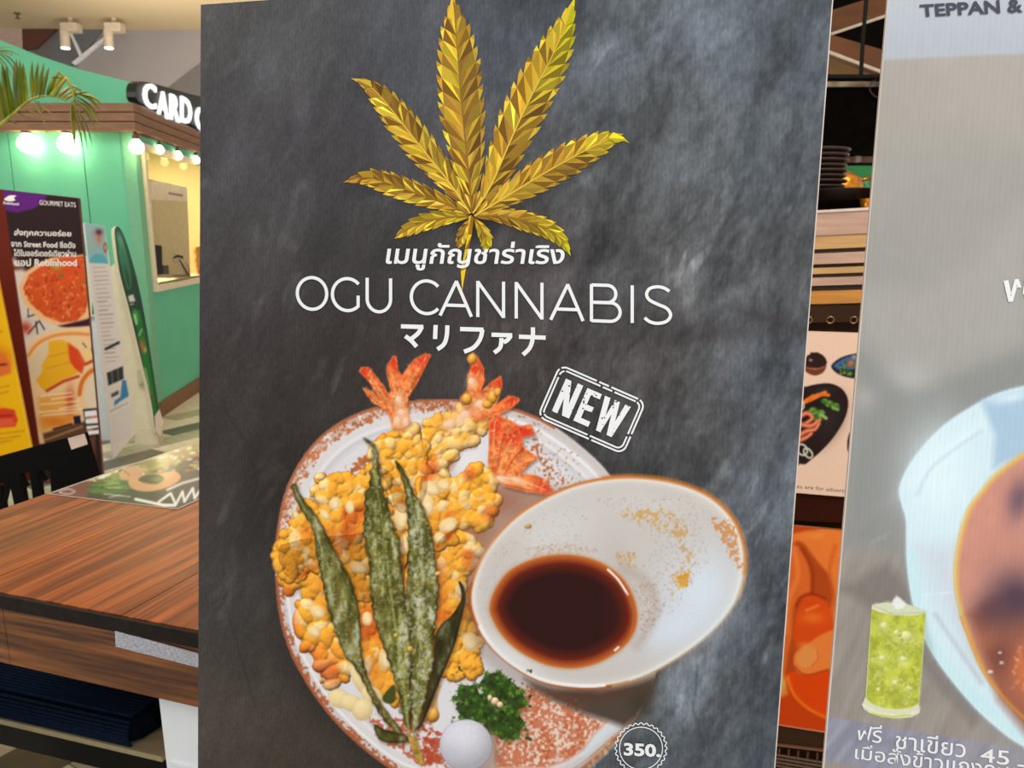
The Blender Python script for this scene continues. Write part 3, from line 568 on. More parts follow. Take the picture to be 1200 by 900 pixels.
# gold leaf of folded facets
gl = thing('printed_leaf', None, None, p1.location)
gl.parent = p1; gl.location = (0, 0, 0); gl['label'] = 'golden faceted seven-fingered leaf'
GOLD = [(202, 156, 46), (182, 136, 42), (218, 180, 58), (162, 118, 42), (192, 148, 58), (232, 198, 66), (150, 110, 44)]
def interp(m, t):
    t = min(max(t, 0), 1)*(len(m)-1); i = min(int(t), len(m)-2); f = t-i; p = m[i]*(1-f)+m[i+1]*f; d = m[i+1]-m[i]; return p, d/np.hypot(*d)
for k, (mid, hw, nt) in LEAF.items():
    m = smooth(mid, 6, False); V = []; F = []; CC = []
    seg = np.hypot(*(m[1:]-m[:-1]).T); cum = np.concatenate([[0], np.cumsum(seg)]); tt = np.linspace(0, cum[-1], 40); m = np.stack([np.interp(tt, cum, m[:, 0]), np.interp(tt, cum, m[:, 1])], 1); Lh = cum[-1]
    def width(t):
        xs = [0, .06, .18, .38, .6, .78, .88, .94, 1]; ysv = [.15, .3, .72, 1.0, .97, .70, .36, .2, .0]; return hw*float(np.interp(t, xs, ysv))
    def face(P, c):
        b = len(V); V.extend(P); F.append(list(range(b, b+len(P)))); CC.append((len(P), c))
    def shade(t, side, bright):
        c = np.array(R.choice(GOLD), float)
        ye = 0.0
        if k == 'b': ye = max(0, (t-.42))*(2.2 if side > 0 else .8)
        if k == 'c': ye = max(0, t-.55)*1.6
        if k == 'd': ye = max(0, t-.3)*1.3
        if k in 'gi': ye = .35*(1-t)+(.5 if k == 'i' and t > .5 else 0)
        if k == 'e': ye = .25 if side < 0 and .2 < t < .6 and R.random() < .4 else 0
        if k == 'a': ye = .3 if side < 0 and R.random() < .18 else 0
        c = c*(1-min(ye, .9))+np.array([218, 212, 34])*min(ye, .9)
        if k in 'fg' and t > .55: c = c*(1-.5*(t-.5))+np.array([176, 96, 30])*.5*(t-.5)
        if k == 'a' and side > 0: c = c*.93+np.array([160, 112, 70])*.07
        return np.clip(c*bright*.93*R.uniform(.9, 1.1), 0, 255)
    ts = np.linspace(0.01, .93, int(nt*.84)+1)
    for side in (-1, 1):
        for i in range(int(nt*.84)):
            t0, t1 = ts[i], ts[i+1]; A, d0 = interp(m, t0); B, d1_ = interp(m, t1); n0 = np.array([-d0[1], d0[0]])*side; n1v = np.array([-d1_[1], d1_[0]])*side
            w0, w1 = width(t0), width(t1); sh = .55
            V0 = A+n0*w0*.74+d0*w0*sh; V1 = B+n1v*w1*.74+d1_*w1*sh; T = (B+n1v*w1*1.06+d1_*w1*(sh+.25)); M1 = A*.45+V0*.55; M2 = B*.5+V1*.5
            lit = 1.12 if side < 0 else .92
            face([A, B, M2], shade(t0, side, lit*R.choice([.78, 1.0]))); face([A, M2, V1], shade(t0, side, lit*1.12)); face([A, V1, V0], shade(t0, side, lit*.80)); T2 = V0*.42+T*.58+n0*w0*.02; T = V1*.25+T*.75; face([V0, T2, V1], shade(t0, side, lit*1.05)); face([T2, T, V1], shade(t0, side, lit*.95))
    A, d0 = interp(m, .90); n0 = np.array([-d0[1], d0[0]]); wv = width(.9); T = m[-1]; B1, _ = interp(m, .96)
    face([A+n0*wv*.9, B1+n0*wv*.35, B1, A-d0*wv], shade(1, 1, .9)); face([A-n0*wv*.9, A-d0*wv, B1, B1-n0*wv*.35], shade(1, -1, 1.15)); face([B1+n0*wv*.35, T, B1], shade(1, 1, 1.0)); face([B1-n0*wv*.35, B1, T], shade(1, -1, 1.15))
    # midrib
    for i in range(0, 34, 2):
        A, d0 = interp(m, i/39); B, d1_ = interp(m, (i+2)/39); n0 = np.array([-d0[1], d0[0]]); ww = .8*(1-i/40)+.25
        face([A-n0*ww, A+n0*ww, B+n0*ww, B-n0*ww], np.array((232, 190, 70) if k in 'bce' else (150, 106, 40)))
    V = np.array(V); lay = {'a': 6.4, 'b': 5, 'c': 5.7, 'd': 6.5, 'e': 5.7, 'f': 5, 'g': 6.5, 'h': 7, 'i': 7}[k]
    V3 = P1.arr(V, lay*.00012); nf = []
    for f in F: nf.append(f)
    # midrib slightly above facets
    nrib = 17*4; V3 += np.array(P1.n)[None, :]*(np.arange(len(V3))//3*1.0e-6)[:, None]*.6; V3[-nrib:] += np.array(P1.n)*.00006
    o = mk('leaflet', V3, nf, M_PRINT, gl); cols = np.concatenate([np.tile(np.array(lin(c)), (n, 1)) for n, c in CC]); setink(o, cols, 'CORNER')
o = mk('leaf_stalk', P1.arr(np.array([(549.5, 254), (552, 252), (555.5, 255), (553, 275), (549, 292), (546, 315), (541.5, 341), (540, 318), (545, 292), (548, 275)]), 8.5*.00012), [[0, 1, 9], [1, 3, 9], [1, 2, 3], [9, 3, 8], [3, 4, 8], [8, 4, 7], [4, 5, 7], [7, 5, 6]], M_PRINT, gl)
setink(o, np.repeat(np.array([lin(c) for c in [(226, 196, 50), (160, 110, 30), (150, 100, 30), (230, 200, 40), (150, 100, 30), (226, 196, 40), (150, 110, 30), (236, 200, 40)]]), 3, 0), 'CORNER')

# lettering: OGU CANNABIS as strokes
lt = []
def u2(x, y):
    # letter box y in 0..1 (cap top .. baseline) -> photo px
    top = 137+(x-90)*.0285; bot = 240+(x-90)*.0385; return (330+x/2.553, 270+(top+(bot-top)*y)/2.553)
def arc(cx, rx, a0, a1, n=28, cy=.5, ry=.5-.04):
    return [u2(cx+rx*math.cos(math.radians(a0+(a1-a0)*i/n)), cy+ry*math.sin(math.radians(a0+(a1-a0)*i/n))) for i in range(n+1)]
WD = 3.8
def strokes(name, *S_):
    polys = [];
    for s in S_: polys += ribbon(s, WD)
    flat('letter', polys, P1, 10, ttl, M_WHITEINK)
ttl = thing('title_lettering', None, None, p1.location); ttl.parent = p1; ttl.location = (0, 0, 0); ttl['label'] = 'white thin capitals'
o_ = arc(91, 44, -90, 271, 44); strokes('o', o_)
strokes('g', arc(197, 45, -42, -320, 34), [u2(229, .52), u2(229, .80)])
strokes('u', [u2(256, 0), u2(256, .60)]+arc(291, 35, 180, 0, 22, .60, .36)+[u2(326, .60), u2(326, 0)])
strokes('c', arc(434, 46, -42, -318, 34))
def A_(x0, xm, x1): strokes('a', [u2(x0, 1), u2(xm+.5, .02)], [u2(xm-.5, .02), u2(x1, 1)], [u2(x0+(xm-x0)*.30, .70), u2(x1-(x1-xm)*.30, .70)])
def N_(x0, x1): strokes('n', [u2(x0, 1), u2(x0, 0)], [u2(x0, .02), u2(x1, .98)], [u2(x1, 1), u2(x1, 0)])
A_(474, 523, 568); N_(587, 664); N_(702, 779); A_(805, 856, 902)
strokes('b', [u2(927, 0), u2(927, 1)], [u2(927, .02), u2(975, .02)]+arc(975, 25, -90, 90, 14, .25, .23)+[u2(927, .485)], [u2(927, .485), u2(983, .485)]+arc(983, 30, -90, 90, 14, .73, .25)+[u2(927, .98)])
strokes('i', [u2(1049, 0), u2(1049, 1)])
strokes('s', [u2(x, y) for x, y in smooth([(1160, .13), (1145, .05), (1125, .02), (1102, .07), (1092, .22), (1100, .37), (1125, .48), (1152, .58), (1164, .75), (1152, .92), (1125, .985), (1102, .95), (1086, .85)], 5, False)])
# katakana as strokes
def k2(*P): return [(330+x/2.553, 270+y/2.553) for x, y in P]
def kstr(*S_):
    polys = []
    for s in S_: polys += ribbon(smooth(s, 5, False) if len(s) > 2 else np.array(s), 5.0)
    flat('letter', polys, P1, 10, kat, M_WHITEINK)
kat = thing('katakana_lettering', None, None, p1.location); kat.parent = p1; kat.location = (0, 0, 0); kat['label'] = 'small white Japanese letters'
kstr(k2((357, 287), (424, 289)), k2((420, 288), (408, 308), (386, 326)), k2((370, 316), (388, 330), (404, 348)))
kstr(k2((461, 283), (459, 325)), k2((496, 284), (494, 315), (486, 340), (466, 356)))
kstr(k2((534, 295), (604, 297)), k2((601, 297), (594, 325), (575, 350), (546, 363)))
kstr(k2((628, 312), (690, 314)), k2((686, 315), (676, 328), (664, 335)), k2((658, 322), (654, 350), (636, 366)))
kstr(k2((710, 318), (790, 321)), k2((752, 290), (751, 325), (742, 352), (722, 372)))
text('เมนูกัญชาร่าเริง', [(455.5, 282.5), (664, 283.5), (659, 317), (450.5, 317)], P1, 10, p1, M_WHITEINK, .018, 'thai_lettering', label='white italic Thai letters')
# stamp
st_ = thing('new_stamp', None, None, p1.location); st_.parent = p1; st_.location = (0, 0, 0); st_['label'] = 'worn white rubber stamp mark reading NEW'
CS, SN = math.cos(math.radians(23.6)), math.sin(math.radians(23.6))
def stp(u, v): return (693.3+u*CS-v*SN, 479.7+u*SN+v*CS)
def rr(hw, hh, r):
    out = []
    for cx, cy, a in ((hw-r, -hh+r, -90), (hw-r, hh-r, 0), (-hw+r, hh-r, 90), (-hw+r, -hh+r, 180)):
        out += [stp(cx+r*math.cos(math.radians(a+i*15)), cy+r*math.sin(math.radians(a+i*15))) for i in range(7)]
    return np.array(out+[out[0]])
def ringp(P, wd, skip):
    P = resamp(P[:-1], 3); P = np.vstack([P, P[:1]]); return [q for i, q in enumerate(ribbon(P, wd)) if (i*7919) % 100 >= skip]
flat('stamp_frame', ringp(rr(54.5, 33, 9.5), 2.1, 6), P1, 10, st_, M_WHITEINK); flat('stamp_frame', ringp(rr(50.6, 29.2, 7), 2.0, 7), P1, 10, st_, M_WHITEINK)
Nl = [[(-42, -21), (-35, -21), (-35, 20.5), (-42, 20.5)], [(-36, -21), (-35, -21), (-26, 8), (-26, 20.5), (-29, 20.5), (-36, -2)], [(-27, -21.5), (-20, -21.5), (-20, 20.5), (-27, 20.5)]]
Ne = [[(-14.5, -21), (-7.5, -21), (-7.5, 20.5), (-14.5, 20.5)], [(-7.6, -21), (4, -21), (4, -14.5), (-7.6, -14.5)], [(-7.6, -3), (1.5, -3), (1.5, 3.5), (-7.6, 3.5)], [(-7.6, 14), (4.5, 14), (4.5, 20.5), (-7.6, 20.5)]]
Nw = [[(8, -21), (15, -21), (20.5, 20.5), (14.5, 20.5)], [(20, -14), (25, -14), (20, 20.5), (15, 20.5)], [(20.5, -21), (27, -21), (34, 20.5), (28, 20.5)], [(34, -21), (41, -21), (34.5, 20.5), (28.5, 20.5)]]
for L_ in (Nl, Ne, Nw): flat('letter', [[stp(u, v) for u, v in q] for q in L_], P1, 10, st_, M_WHITEINK)
wear = []
for i in range(46):
    u = R.uniform(-43, 42); v = R.uniform(-22, 21); q = R.uniform(.35, 1.1); wear.append([stp(u+q*1.4*math.cos(a*1.05+.2)*R.uniform(.7, 1.2), v+q*math.sin(a*1.05+.2)) for a in range(6)])
flat('stamp_wear', wear, P1, 10.8, st_, nmat('worn_gap', (78, 72, 71), .5), label='small dark worn specks')
# price badge
bd = thing('price_badge', None, None, p1.location); bd.parent = p1; bd.location = (0, 0, 0); bd['label'] = 'white scalloped ring with price 350.'
bxc, byc = 751.2, 877
sc = [(bxc+(29.5+1.1*math.cos(i/240*28*6.2832))*math.cos(i/240*6.2832), byc+(29+1.1*math.cos(i/240*28*6.2832))*math.sin(i/240*6.2832)) for i in range(241)]
flat('scalloped_ring', ribbon(sc, 1.2), P1, 12, bd, M_WHITEINK); flat('inner_ring', ribbon([(bxc+25.2*math.cos(i/60*6.2832), byc+24.8*math.sin(i/60*6.2832)) for i in range(61)], 1.1), P1, 12, bd, M_WHITEINK)
text('350.', [(731, 870.3), (774, 872.3), (774, 887.5), (731, 885.5)], P1, 12, bd, M_WHITEINK, .035, 'lettering')

# ================================================================ artwork of the pale poster at the right
def P2L(x, y): return (x, y)
big = list(P2_OUT)
def bgf(X, Y, d):
    k = np.clip((Y-(70-.045*(X-1037)))/3+.5, 0, 1)[..., None]
    top = C((188, 195, 202))*(1-.0)+(C((172, 180, 192))-C((188, 195, 202)))*np.clip(Y/60, 0, 1)[..., None]*.4
    a = np.clip((Y-70)/300, 0, 1)[..., None]; c = C((176, 170, 162))*(1-a)+C((158, 158, 153))*a
    b = np.clip((Y-560)/130, 0, 1)[..., None]; c = c*(1-b)+C((156, 148, 140))*b
    g = fbm(X+.45*Y, Y, 9, 61, 3, sy=70)-.5; c = c*(1+.16*b[..., 0]*g)[..., None]
    c = c*(1+.05*(fbm(X, Y, 60, 31, 2)-.5))[..., None]
    return top*(1-k)+c*k
poly(big, bgf, 1, grow=2)
poly([(1005, 392), (1067, 452), (1205, 398), (1205, 250), (1100, 330), (1000, 340)], (178, 175, 170), 34, .65)
poly([(990, 640), (1010, 420), (1067, 462), (1210, 410), (1210, 700), (1040, 640)], (143, 145, 144), 22, .75)
glow(1012, 466, 16, 16, (176, 172, 168), .8); glow(1085, 250, 60, 120, (168, 164, 156), .4); glow(1068, 440, 26, 16, (186, 186, 184), .7)
for i in range(4): line([(1018+i*6, 640-i*3), (1024+i*6, 632-i*3)], 1.2, (180, 180, 182), 1.5, .5)
poly([(985, 690), (1030, 720), (1070, 770), (1140, 850), (1160, 830), (1075, 700), (1040, 660)], (124, 117, 112), 14, .7)
BAND = [(960, 838), (1210, 880), (1210, 938), (960, 890)]
poly(BAND, lambda X, Y, d: C((152, 152, 168))*(1+.3*(fbm(X+.7*Y, Y, 9, 12, 3, sy=60)-.5))[..., None], 2)
poly([(1130, 872), (1210, 880), (1210, 938), (1130, 915)], (158, 152, 154), 30, .6)
BIG = smooth([(1260, 442), (1200, 452), (1165, 462), (1135, 478), (1108, 496), (1084, 519), (1064, 546), (1053, 572), (1056, 592), (1061, 612), (1062, 660), (1071, 716), (1092, 766), (1132, 819), (1166, 852), (1200, 876), (1260, 900)], 4)
poly([(x-4, y+5) for x, y in BIG], (150, 150, 150), 12, .6)
poly(BIG, (214, 238, 246), 3.0)
glow(1100, 560, 40, 60, (230, 250, 255), .9); glow(1110, 530, 60, 8, (236, 252, 255), .5, -.7); line(smooth([(1075, 580), (1095, 545), (1150, 505)], 5, False), 3, (196, 222, 236), 5, .8)
poly([(1150, 470), (1210, 455), (1210, 530), (1164, 548), (1166, 510)], (170, 198, 222), 10, .9); glow(1185, 466, 22, 6, (224, 244, 252), .8, -.2)
poly([(1075, 640), (1100, 700), (1140, 770), (1200, 850), (1210, 842), (1150, 770), (1125, 700), (1120, 640)], (208, 210, 220), 30, .6)
line(smooth([(1068, 650), (1078, 715), (1100, 766), (1140, 815), (1200, 866)], 5, False), 12, (205, 238, 244), 4, .8); line([(1079, 712), (1083, 697), (1116, 694)], 1.5, (228, 244, 250), 2, .8); line([(1096, 720), (1150, 800)], 4, (188, 184, 196), 6, .6)
SOUP = smooth([(1260, 500), (1210, 524), (1185, 540), (1164, 557), (1150, 574), (1133, 598), (1121, 640), (1118, 683), (1126, 723), (1138, 757), (1153, 790), (1180, 824), (1210, 852), (1260, 880)], 4)
poly(SOUP, (236, 190, 96), 6); poly(SOUP, lambda X, Y, d: C((212, 150, 132))*(1+.1*(fbm(X, Y, 30, 3)-.5))[..., None], 6, grow=-5)
glow(1195, 585, 16, 26, (104, 84, 104), .8, .3); poly([(1150, 760), (1135, 720), (1165, 700), (1210, 690), (1210, 870), (1170, 820)], (150, 88, 66), 14, .8); glow(1190, 700, 34, 34, (84, 66, 82), .95); glow(1160, 715, 20, 20, (98, 70, 78), .7)
glow(1155, 755, 14, 14, (178, 112, 84), .6); glow(1172, 770, 18, 20, (96, 56, 56), .5); glow(1200, 785, 14, 30, (212, 120, 76), .9); speck([(1188, 760), (1210, 755), (1210, 820), (1185, 810)], 30, (232, 150, 104), (.8, 2.4), .6)
for (x, y, r) in [(1161, 788, 4), (1174, 777, 3), (1172, 765, 2.5)]: ball(x, y, r, r*.7, 0, (214, 186, 176))
line(smooth([(1126, 723), (1140, 757), (1155, 790), (1182, 824), (1205, 846)], 5, False), 3.5, (226, 150, 70), 3, .7)
# tea glass
GLASS = [(1021.5, 708.5), (1035, 706), (1060, 707), (1085.5, 716.5), (1081, 780), (1077, 826), (1078.5, 831), (1077.5, 836), (1068, 840.5), (1056, 842), (1045, 842), (1032, 840), (1020, 836.5), (1012, 831), (1010, 826), (1012.5, 820), (1014, 816), (1017, 770)]
poly(GLASS, (222, 224, 190), 1); TEA = [(1021.5, 713), (1030, 717.5), (1050, 721), (1070, 721.5), (1084.5, 719), (1080, 780), (1076.5, 824), (1068, 829), (1052, 831), (1034, 829), (1021, 824.5), (1015, 818), (1018, 770)]
poly(TEA, lambda X, Y, d: C((186, 194, 70))*(1+.42*(fbm(X, Y, 9, 71, 4)-.5))[..., None], 1.5)
for (x, y, rx, ry, op) in [(1059, 746, 13, 9, .7), (1035, 733, 7, 7, .7), (1058, 775, 8, 6, .6), (1032, 772, 7, 9, .45), (1050, 800, 14, 5, .4), (1030, 790, 5, 6, .4), (1062, 812, 8, 5, .3)]: glow(x, y, rx, ry, (228, 230, 160), op)
[ball(x, y, r, r*.8, .3, (222, 226, 150), 1.1, .85, .5) for x, y, r in ((1062, 745, 7), (1052, 742, 5), (1036, 733, 4.5), (1059, 772, 4.5), (1034, 771, 4), (1049, 800, 4), (1030, 808, 3), (1066, 806, 3.5))]; mottle(TEA, (226, 228, 150), 3.5, .66, 3, .45, 91); mottle(TEA, (150, 160, 36), 5, .66, 3, .5, 93)
line([(1022, 709), (1045, 719), (1084, 718)], 1.6, (190, 192, 170), 1, .8); poly([(1024, 709), (1040, 705), (1070, 709), (1082, 716), (1050, 719)], (214, 222, 190), 1.5, .9); poly([(1045, 706), (1051, 698), (1062, 707), (1058, 713), (1050, 714)], (238, 240, 236), 1.2)
line([(1011, 826), (1030, 836), (1060, 839), (1076, 833)], 2, (240, 240, 220), 1.2, .8); line([(1020, 836), (1045, 840), (1066, 838)], 2, (196, 206, 60), 1.2, .8)
poly([(1083, 720), (1094, 760), (1096, 820), (1080, 830)], (140, 134, 128), 6, .25)
# lettering shadows
line([(1005, 866), (1060, 872)], 10, (120, 120, 136), 8, .35)

p2 = thing('menu_poster', 'pale grey menu poster with blurred white soup bowl and iced green tea', 'poster', P2.p(1130, 950))
slab('backing_board', P2_OUT, P2, .006, p2, M_BOARD)
P2S = [(1046.5, -60), (1300, -78), (1300, 950), (962, 950)]
printed('printed_sheet', P2S, P2, 1, p2, 2.4, M_RIB, label='pale grey print with soft wood shadows')
pb = printed('printed_bowl', [(x, y) for x, y in BIG if x < 1262], P2, 3, p2, 1.8, M_RIB, label='blurred white bowl')
printed('printed_soup', [(x, y) for x, y in SOUP], P2, 4.5, pb, 1.8, M_RIB, label='reddish brown soup')
printed('printed_tea_glass', GLASS, P2, 7, p2, .9, M_PRINT, label='tall glass of iced green tea')
text('TEPPAN &', [(1077.5, 5.5), (1198, -2), (1199, 14.5), (1079, 20)], P2, 7, p2, M_DARKINK, .03, 'lettering', label='dark navy capitals')
text('พ', [(1176, 329), (1207, 325), (1207, 351), (1177, 354.5)], P2, 7, p2, M_WHITEINK, .015, 'lettering', label='large white Thai letter')
text('ฟรี', [(1005.5, 851), (1035, 850), (1032.5, 871.5), (1004, 867)], P2, 7, p2, M_WHITEINK, .006, 'lettering', label='white Thai word')
text('ชาเขียว', [(1050, 856), (1132.5, 866.5), (1131, 888.5), (1049, 877)], P2, 7, p2, M_WHITEINK, .006, 'lettering', label='white Thai word')
text('45', [(1149, 877), (1183, 880), (1182.5, 897.5), (1148.5, 892)], P2, 7, p2, M_WHITEINK, .006, 'lettering', label='white numeral')
text('เมื่อสั่งข้าวแกงกะหรี่', [(1003, 871.5), (1205, 893), (1204, 918), (1001.5, 889)], P2, 7, p2, M_WHITEINK, .005, 'lettering', label='white Thai line cut by the frame edge')

# plain metal stands behind both posters
M_BLACK = nmat('black_metal', (16, 15, 15), .5, 0, .1, spec=.15)
def stand(surf, px, th, root):
    t_ = surf.p(px, 300, -th-.012); b_ = surf.p(px, 880, -th-.012); m = MB(); m.tube([t_, b_, Vector((b_.x, b_.y, .02))], .011, 10); m.go('stand_pole', M_BLACK, root)
    MB().lathe((b_.x, b_.y, 0), [(.16, 0), (.16, .012), (.13, .018), (.012, .022)], 28).go('stand_base', M_BLACK, root)
stand(P1, 570, .005, p1); stand(P2, 1150, .006, p2)

# ================================================================ setting
M_FLOOR = nmat('floor_grout', (150, 140, 118), .6)
M_CEIL = nmat('ceiling_paint', (214, 192, 150), .8, var=.02)
M_GREYW = nmat('grey_wall', (156, 150, 150), .8, var=.03, scale=3)
M_DGREY = nmat('dark_grey_panel', (108, 110, 116), .8, var=.03); M_DGREY2 = nmat('taupe_panel', (112, 108, 104), .8, var=.03)
M_WSTRIP = nmat('white_strip', (232, 232, 238), .6); M_BROWNP = nmat('brown_panel', (92, 52, 38), .6); M_PINKP = nmat('pinkish_panel', (196, 170, 158), .7)
ZC = 4.2
MB().bx(-9, 7, .2, 11.3, -.06, -.012).go('floor', M_FLOOR, kind='structure')
fl = [o for o in bpy.data.objects if o.name == 'floor'][0]
MB().bx(-9, 7, 3.2, 11.4, ZC, ZC+.1).go('ceiling', M_CEIL, kind='structure')
wall = MB().bx(-9, 7, 11.2, 11.95, 0, ZC).go('wall_back', M_GREYW, kind='structure')
def wallp(name, P, mat, th=.03, Y=11.2): MB().prism([W(x, y, Y) for x, y in P], (0, -th, 0)).go(name, mat, wall)
wallp('dark_panel', [(20, 56), (72, 30), (85, 31), (60, 80), (30, 62)], M_DGREY2, .015)
wallp('dark_panel', [(82, 31), (126, 29), (98, 66), (90, 78), (60, 80), (60, 50)], M_DGREY, .02)
wallp('dark_panel', [(196, 104), (245, 66), (300, 66), (300, 160), (230, 150)], M_DGREY2, .02)
wallp('white_strip', [(80, 33), (83, 33), (98, 65), (95, 67)], M_WSTRIP, .04); wallp('white_strip', [(86, 74), (121, 46), (140, 30), (143, 31), (90, 77)], M_WSTRIP, .045)
wallp('brown_panel', [(29, 35), (73, 32), (45, 58), (30, 60)], M_BROWNP, .06); wallp('pinkish_panel', [(3, 34), (29, 35), (30, 60), (3, 50)], M_PINKP, .07); wallp('brown_panel', [(-60, 30), (3, 36), (3, 60), (-60, 50)], M_BROWNP, .06)
# floor tiles: planks laid askew, every plank its own piece
tm = [nmat('floor_tile_beige', (232, 220, 190), .35, var=.12, scale=6, stretch=(1, 5, 1)), nmat('floor_tile_cream', (240, 230, 206), .35, var=.1, scale=5, stretch=(1, 5, 1)), nmat('floor_tile_grey', (186, 176, 148), .35, var=.15, scale=6, stretch=(1, 5, 1)), nmat('floor_tile_dark', (110, 104, 90), .3, var=.12, scale=6)]
meshes = []
for m in tm:
    me = bpy.data.meshes.new('floor_tile'); b = MB().bx(-.0985, .0985, -.448, .448, -.012, 0)
    me.from_pydata([tuple(v) for v in b.v], [], b.f); me.materials.append(m); meshes.append(me)
th = math.radians(-32); nt_ = 0; cands = []
for i in range(-42, 60):
    for j in range(-12, 20):
        u = i*.2; v = j*.9+(i % 3)*.3; x = -2.0+u*math.cos(th)-v*math.sin(th); y = 4.0+u*math.sin(th)+v*math.cos(th)
        if -6.3 < x < .8 and 1.3 < y < 9.5:
            near = (y < 2.6 and x < -.6) or (3.6 < y < 7.2 and -3.3 < x < -1.2)
            cands.append((0 if near else 1, math.hypot(x+1.8, y-3.6), x, y))
cands.sort()
for _, _, x, y in cands[:290]:
    o = bpy.data.objects.new('floor_tile', meshes[R.choice([0, 0, 0, 1, 1, 2, 2, 3])]); COL.objects.link(o); o.parent = fl
    o.location = Vector((x, y, 0))-LOC['floor']; o.rotation_euler = (0, 0, th)

# ================================================================ table (z = 0.9)
ZT = .9
c0 = onz(-182, 660, ZT); nr = onz(232, 740, ZT); fr = onz(238, 515, ZT)
uu = (nr-c0).normalized(); vv = (fr-c0); vv = (vv-uu*vv.dot(uu)*0).normalized()
print('table angle', math.degrees(uu.angle(vv)), c0, uu, vv)
LU, LV = 1.12, 2.3
def tb(u, v, z): return Vector((c0.x, c0.y, 0))+uu*u+vv*v+Vector((0, 0, z))
def gmat(name, ca, cb, rough, coat, ax):
    m = bpy.data.materials.new(name); m.use_nodes = True; N = m.node_tree.nodes; L = m.node_tree.links; b = N['Principled BSDF']
    b.inputs['Roughness'].default_value = rough; b.inputs['Coat Weight'].default_value = coat; b.inputs['Coat Roughness'].default_value = .1
    tc = N.new('ShaderNodeTexCoord'); r1 = N.new('ShaderNodeVectorRotate'); r1.rotation_type = 'Z_AXIS'; r1.inputs['Angle'].default_value = -math.atan2(ax.y, ax.x)
    mp = N.new('ShaderNodeMapping'); mp.inputs['Scale'].default_value = (.34, 7.5, 7.5)
    n1 = N.new('ShaderNodeTexNoise'); n1.inputs['Scale'].default_value = 1.5; n1.inputs['Detail'].default_value = 3; n1.inputs['Distortion'].default_value = .6
    wv = N.new('ShaderNodeMath'); wv.operation = 'MULTIPLY'; wv.inputs[1].default_value = 40
    sn = N.new('ShaderNodeMath'); sn.operation = 'SINE'
    n2 = N.new('ShaderNodeTexNoise'); n2.inputs['Scale'].default_value = 22; n2.inputs['Detail'].default_value = 6
    ad = N.new('ShaderNodeMath'); ad.operation = 'MULTIPLY_ADD'; ad.inputs[1].default_value = .17; 
    mr = N.new('ShaderNodeValToRGB'); e = mr.color_ramp.elements; e[0].position = .24; e[0].color = (*lin(ca), 1); e[1].position = .95; e[1].color = (*lin(cb), 1)
    q = mr.color_ramp.elements.new(.62); q.color = tuple((x*.55+y*.45) for x, y in zip((*lin(ca), 1), (*lin(cb), 1)))
    L.new(tc.outputs['Object'], r1.inputs['Vector']); L.new(r1.outputs[0], mp.inputs[0]); L.new(mp.outputs[0], n1.inputs[0]); L.new(mp.outputs[0], n2.inputs[0])
    L.new(n1.outputs[0], wv.inputs[0]); L.new(wv.outputs[0], sn.inputs[0]); L.new(sn.outputs[0], ad.inputs[0]); L.new(n2.outputs[0], ad.inputs[2]); L.new(ad.outputs[0], mr.inputs[0]); L.new(mr.outputs[0], b.inputs['Base Color'])
    bp = N.new('ShaderNodeBump'); bp.inputs['Strength'].default_value = .25; bp.inputs['Distance'].default_value = .001; L.new(ad.outputs[0], bp.inputs['Height']); L.new(bp.outputs[0], b.inputs['Normal'])
    return m
M_TOP = gmat('reddish_wood_top', (112, 42, 12), (212, 110, 46), .30, .5, vv)
M_APRON = gmat('brown_wood_apron', (70, 36, 14), (164, 100, 46), .5, .1, uu)
M_EDGE = nmat('dark_table_edging', (30, 22, 18), .55, spec=.2, var=.3, scale=60)
tbl = thing('dining_table', 'reddish brown plank dining table with dark edging at the left', 'table', tb(LU/2, LV/2, 0))
NP = 7
for i in range(NP):
    a = i*LU/NP; MB().box(tb(a+.0007, .004, ZT-.022), uu*(LU/NP-.0014), vv*(LV-.008), (0, 0, .022-R.uniform(0, .0006))).go('tabletop_plank', M_TOP, tbl)
m = MB(); m.box(tb(-.004, -.004, ZT-.026), uu*(LU+.008), vv*.006, (0, 0, .0245)); m.box(tb(-.004, -.002, ZT-.026), uu*.006, vv*(LV+.004), (0, 0, .0245)); m.box(tb(LU-.002, -.002, ZT-.026), uu*.006, vv*(LV+.004), (0, 0, .0245)); m.box(tb(0, LV, ZT-.026), uu*LU, vv*.006, (0, 0, .0245)); m.go('edge_band', M_EDGE, tbl)
zs = ZT-.026; HA = .105
us = 0
qa = onz(16, 706, zs); us = (qa-tb(0, 0, zs)).dot(uu)
MB().box(tb(0, -.001, zs-HA), uu*(us-.0008), vv*.03, (0, 0, HA)).go('apron_board', M_APRON, tbl)
MB().box(tb(us+.0008, -.001, zs-HA), uu*(LU-us), vv*.03, (0, 0, HA)).go('apron_board', M_APRON, tbl)
MB().box(tb(0, .03, zs-HA), uu*.03, vv*(LV-.03), (0, 0, HA)).go('apron_board', M_APRON, tbl)
MB().box(tb(.03, LV-.03, zs-HA), uu*(LU-.06), vv*.03, (0, 0, HA)).go('apron_board', M_APRON, tbl)
MB().box(tb(LU-.03, .03, zs-HA), uu*.03, vv*(LV-.03), (0, 0, HA)).go('apron_board', M_APRON, tbl)
for (a, b) in ((.03, .05), (LU-.1, .05), (.03, LV-.12), (LU-.1, LV-.12)): MB().box(tb(a, b, 0), uu*.07, vv*.07, (0, 0, zs-HA)).go('leg', M_BLACK, tbl)
M_VEL = nmat('grey_woven_strip', (176, 176, 182), .9, var=.35, scale=260, stretch=(1, 1, 3), bump=.6)
pl = Surf(tb(0, -.003, .8), uu.cross(Vector((0, 0, 1))))
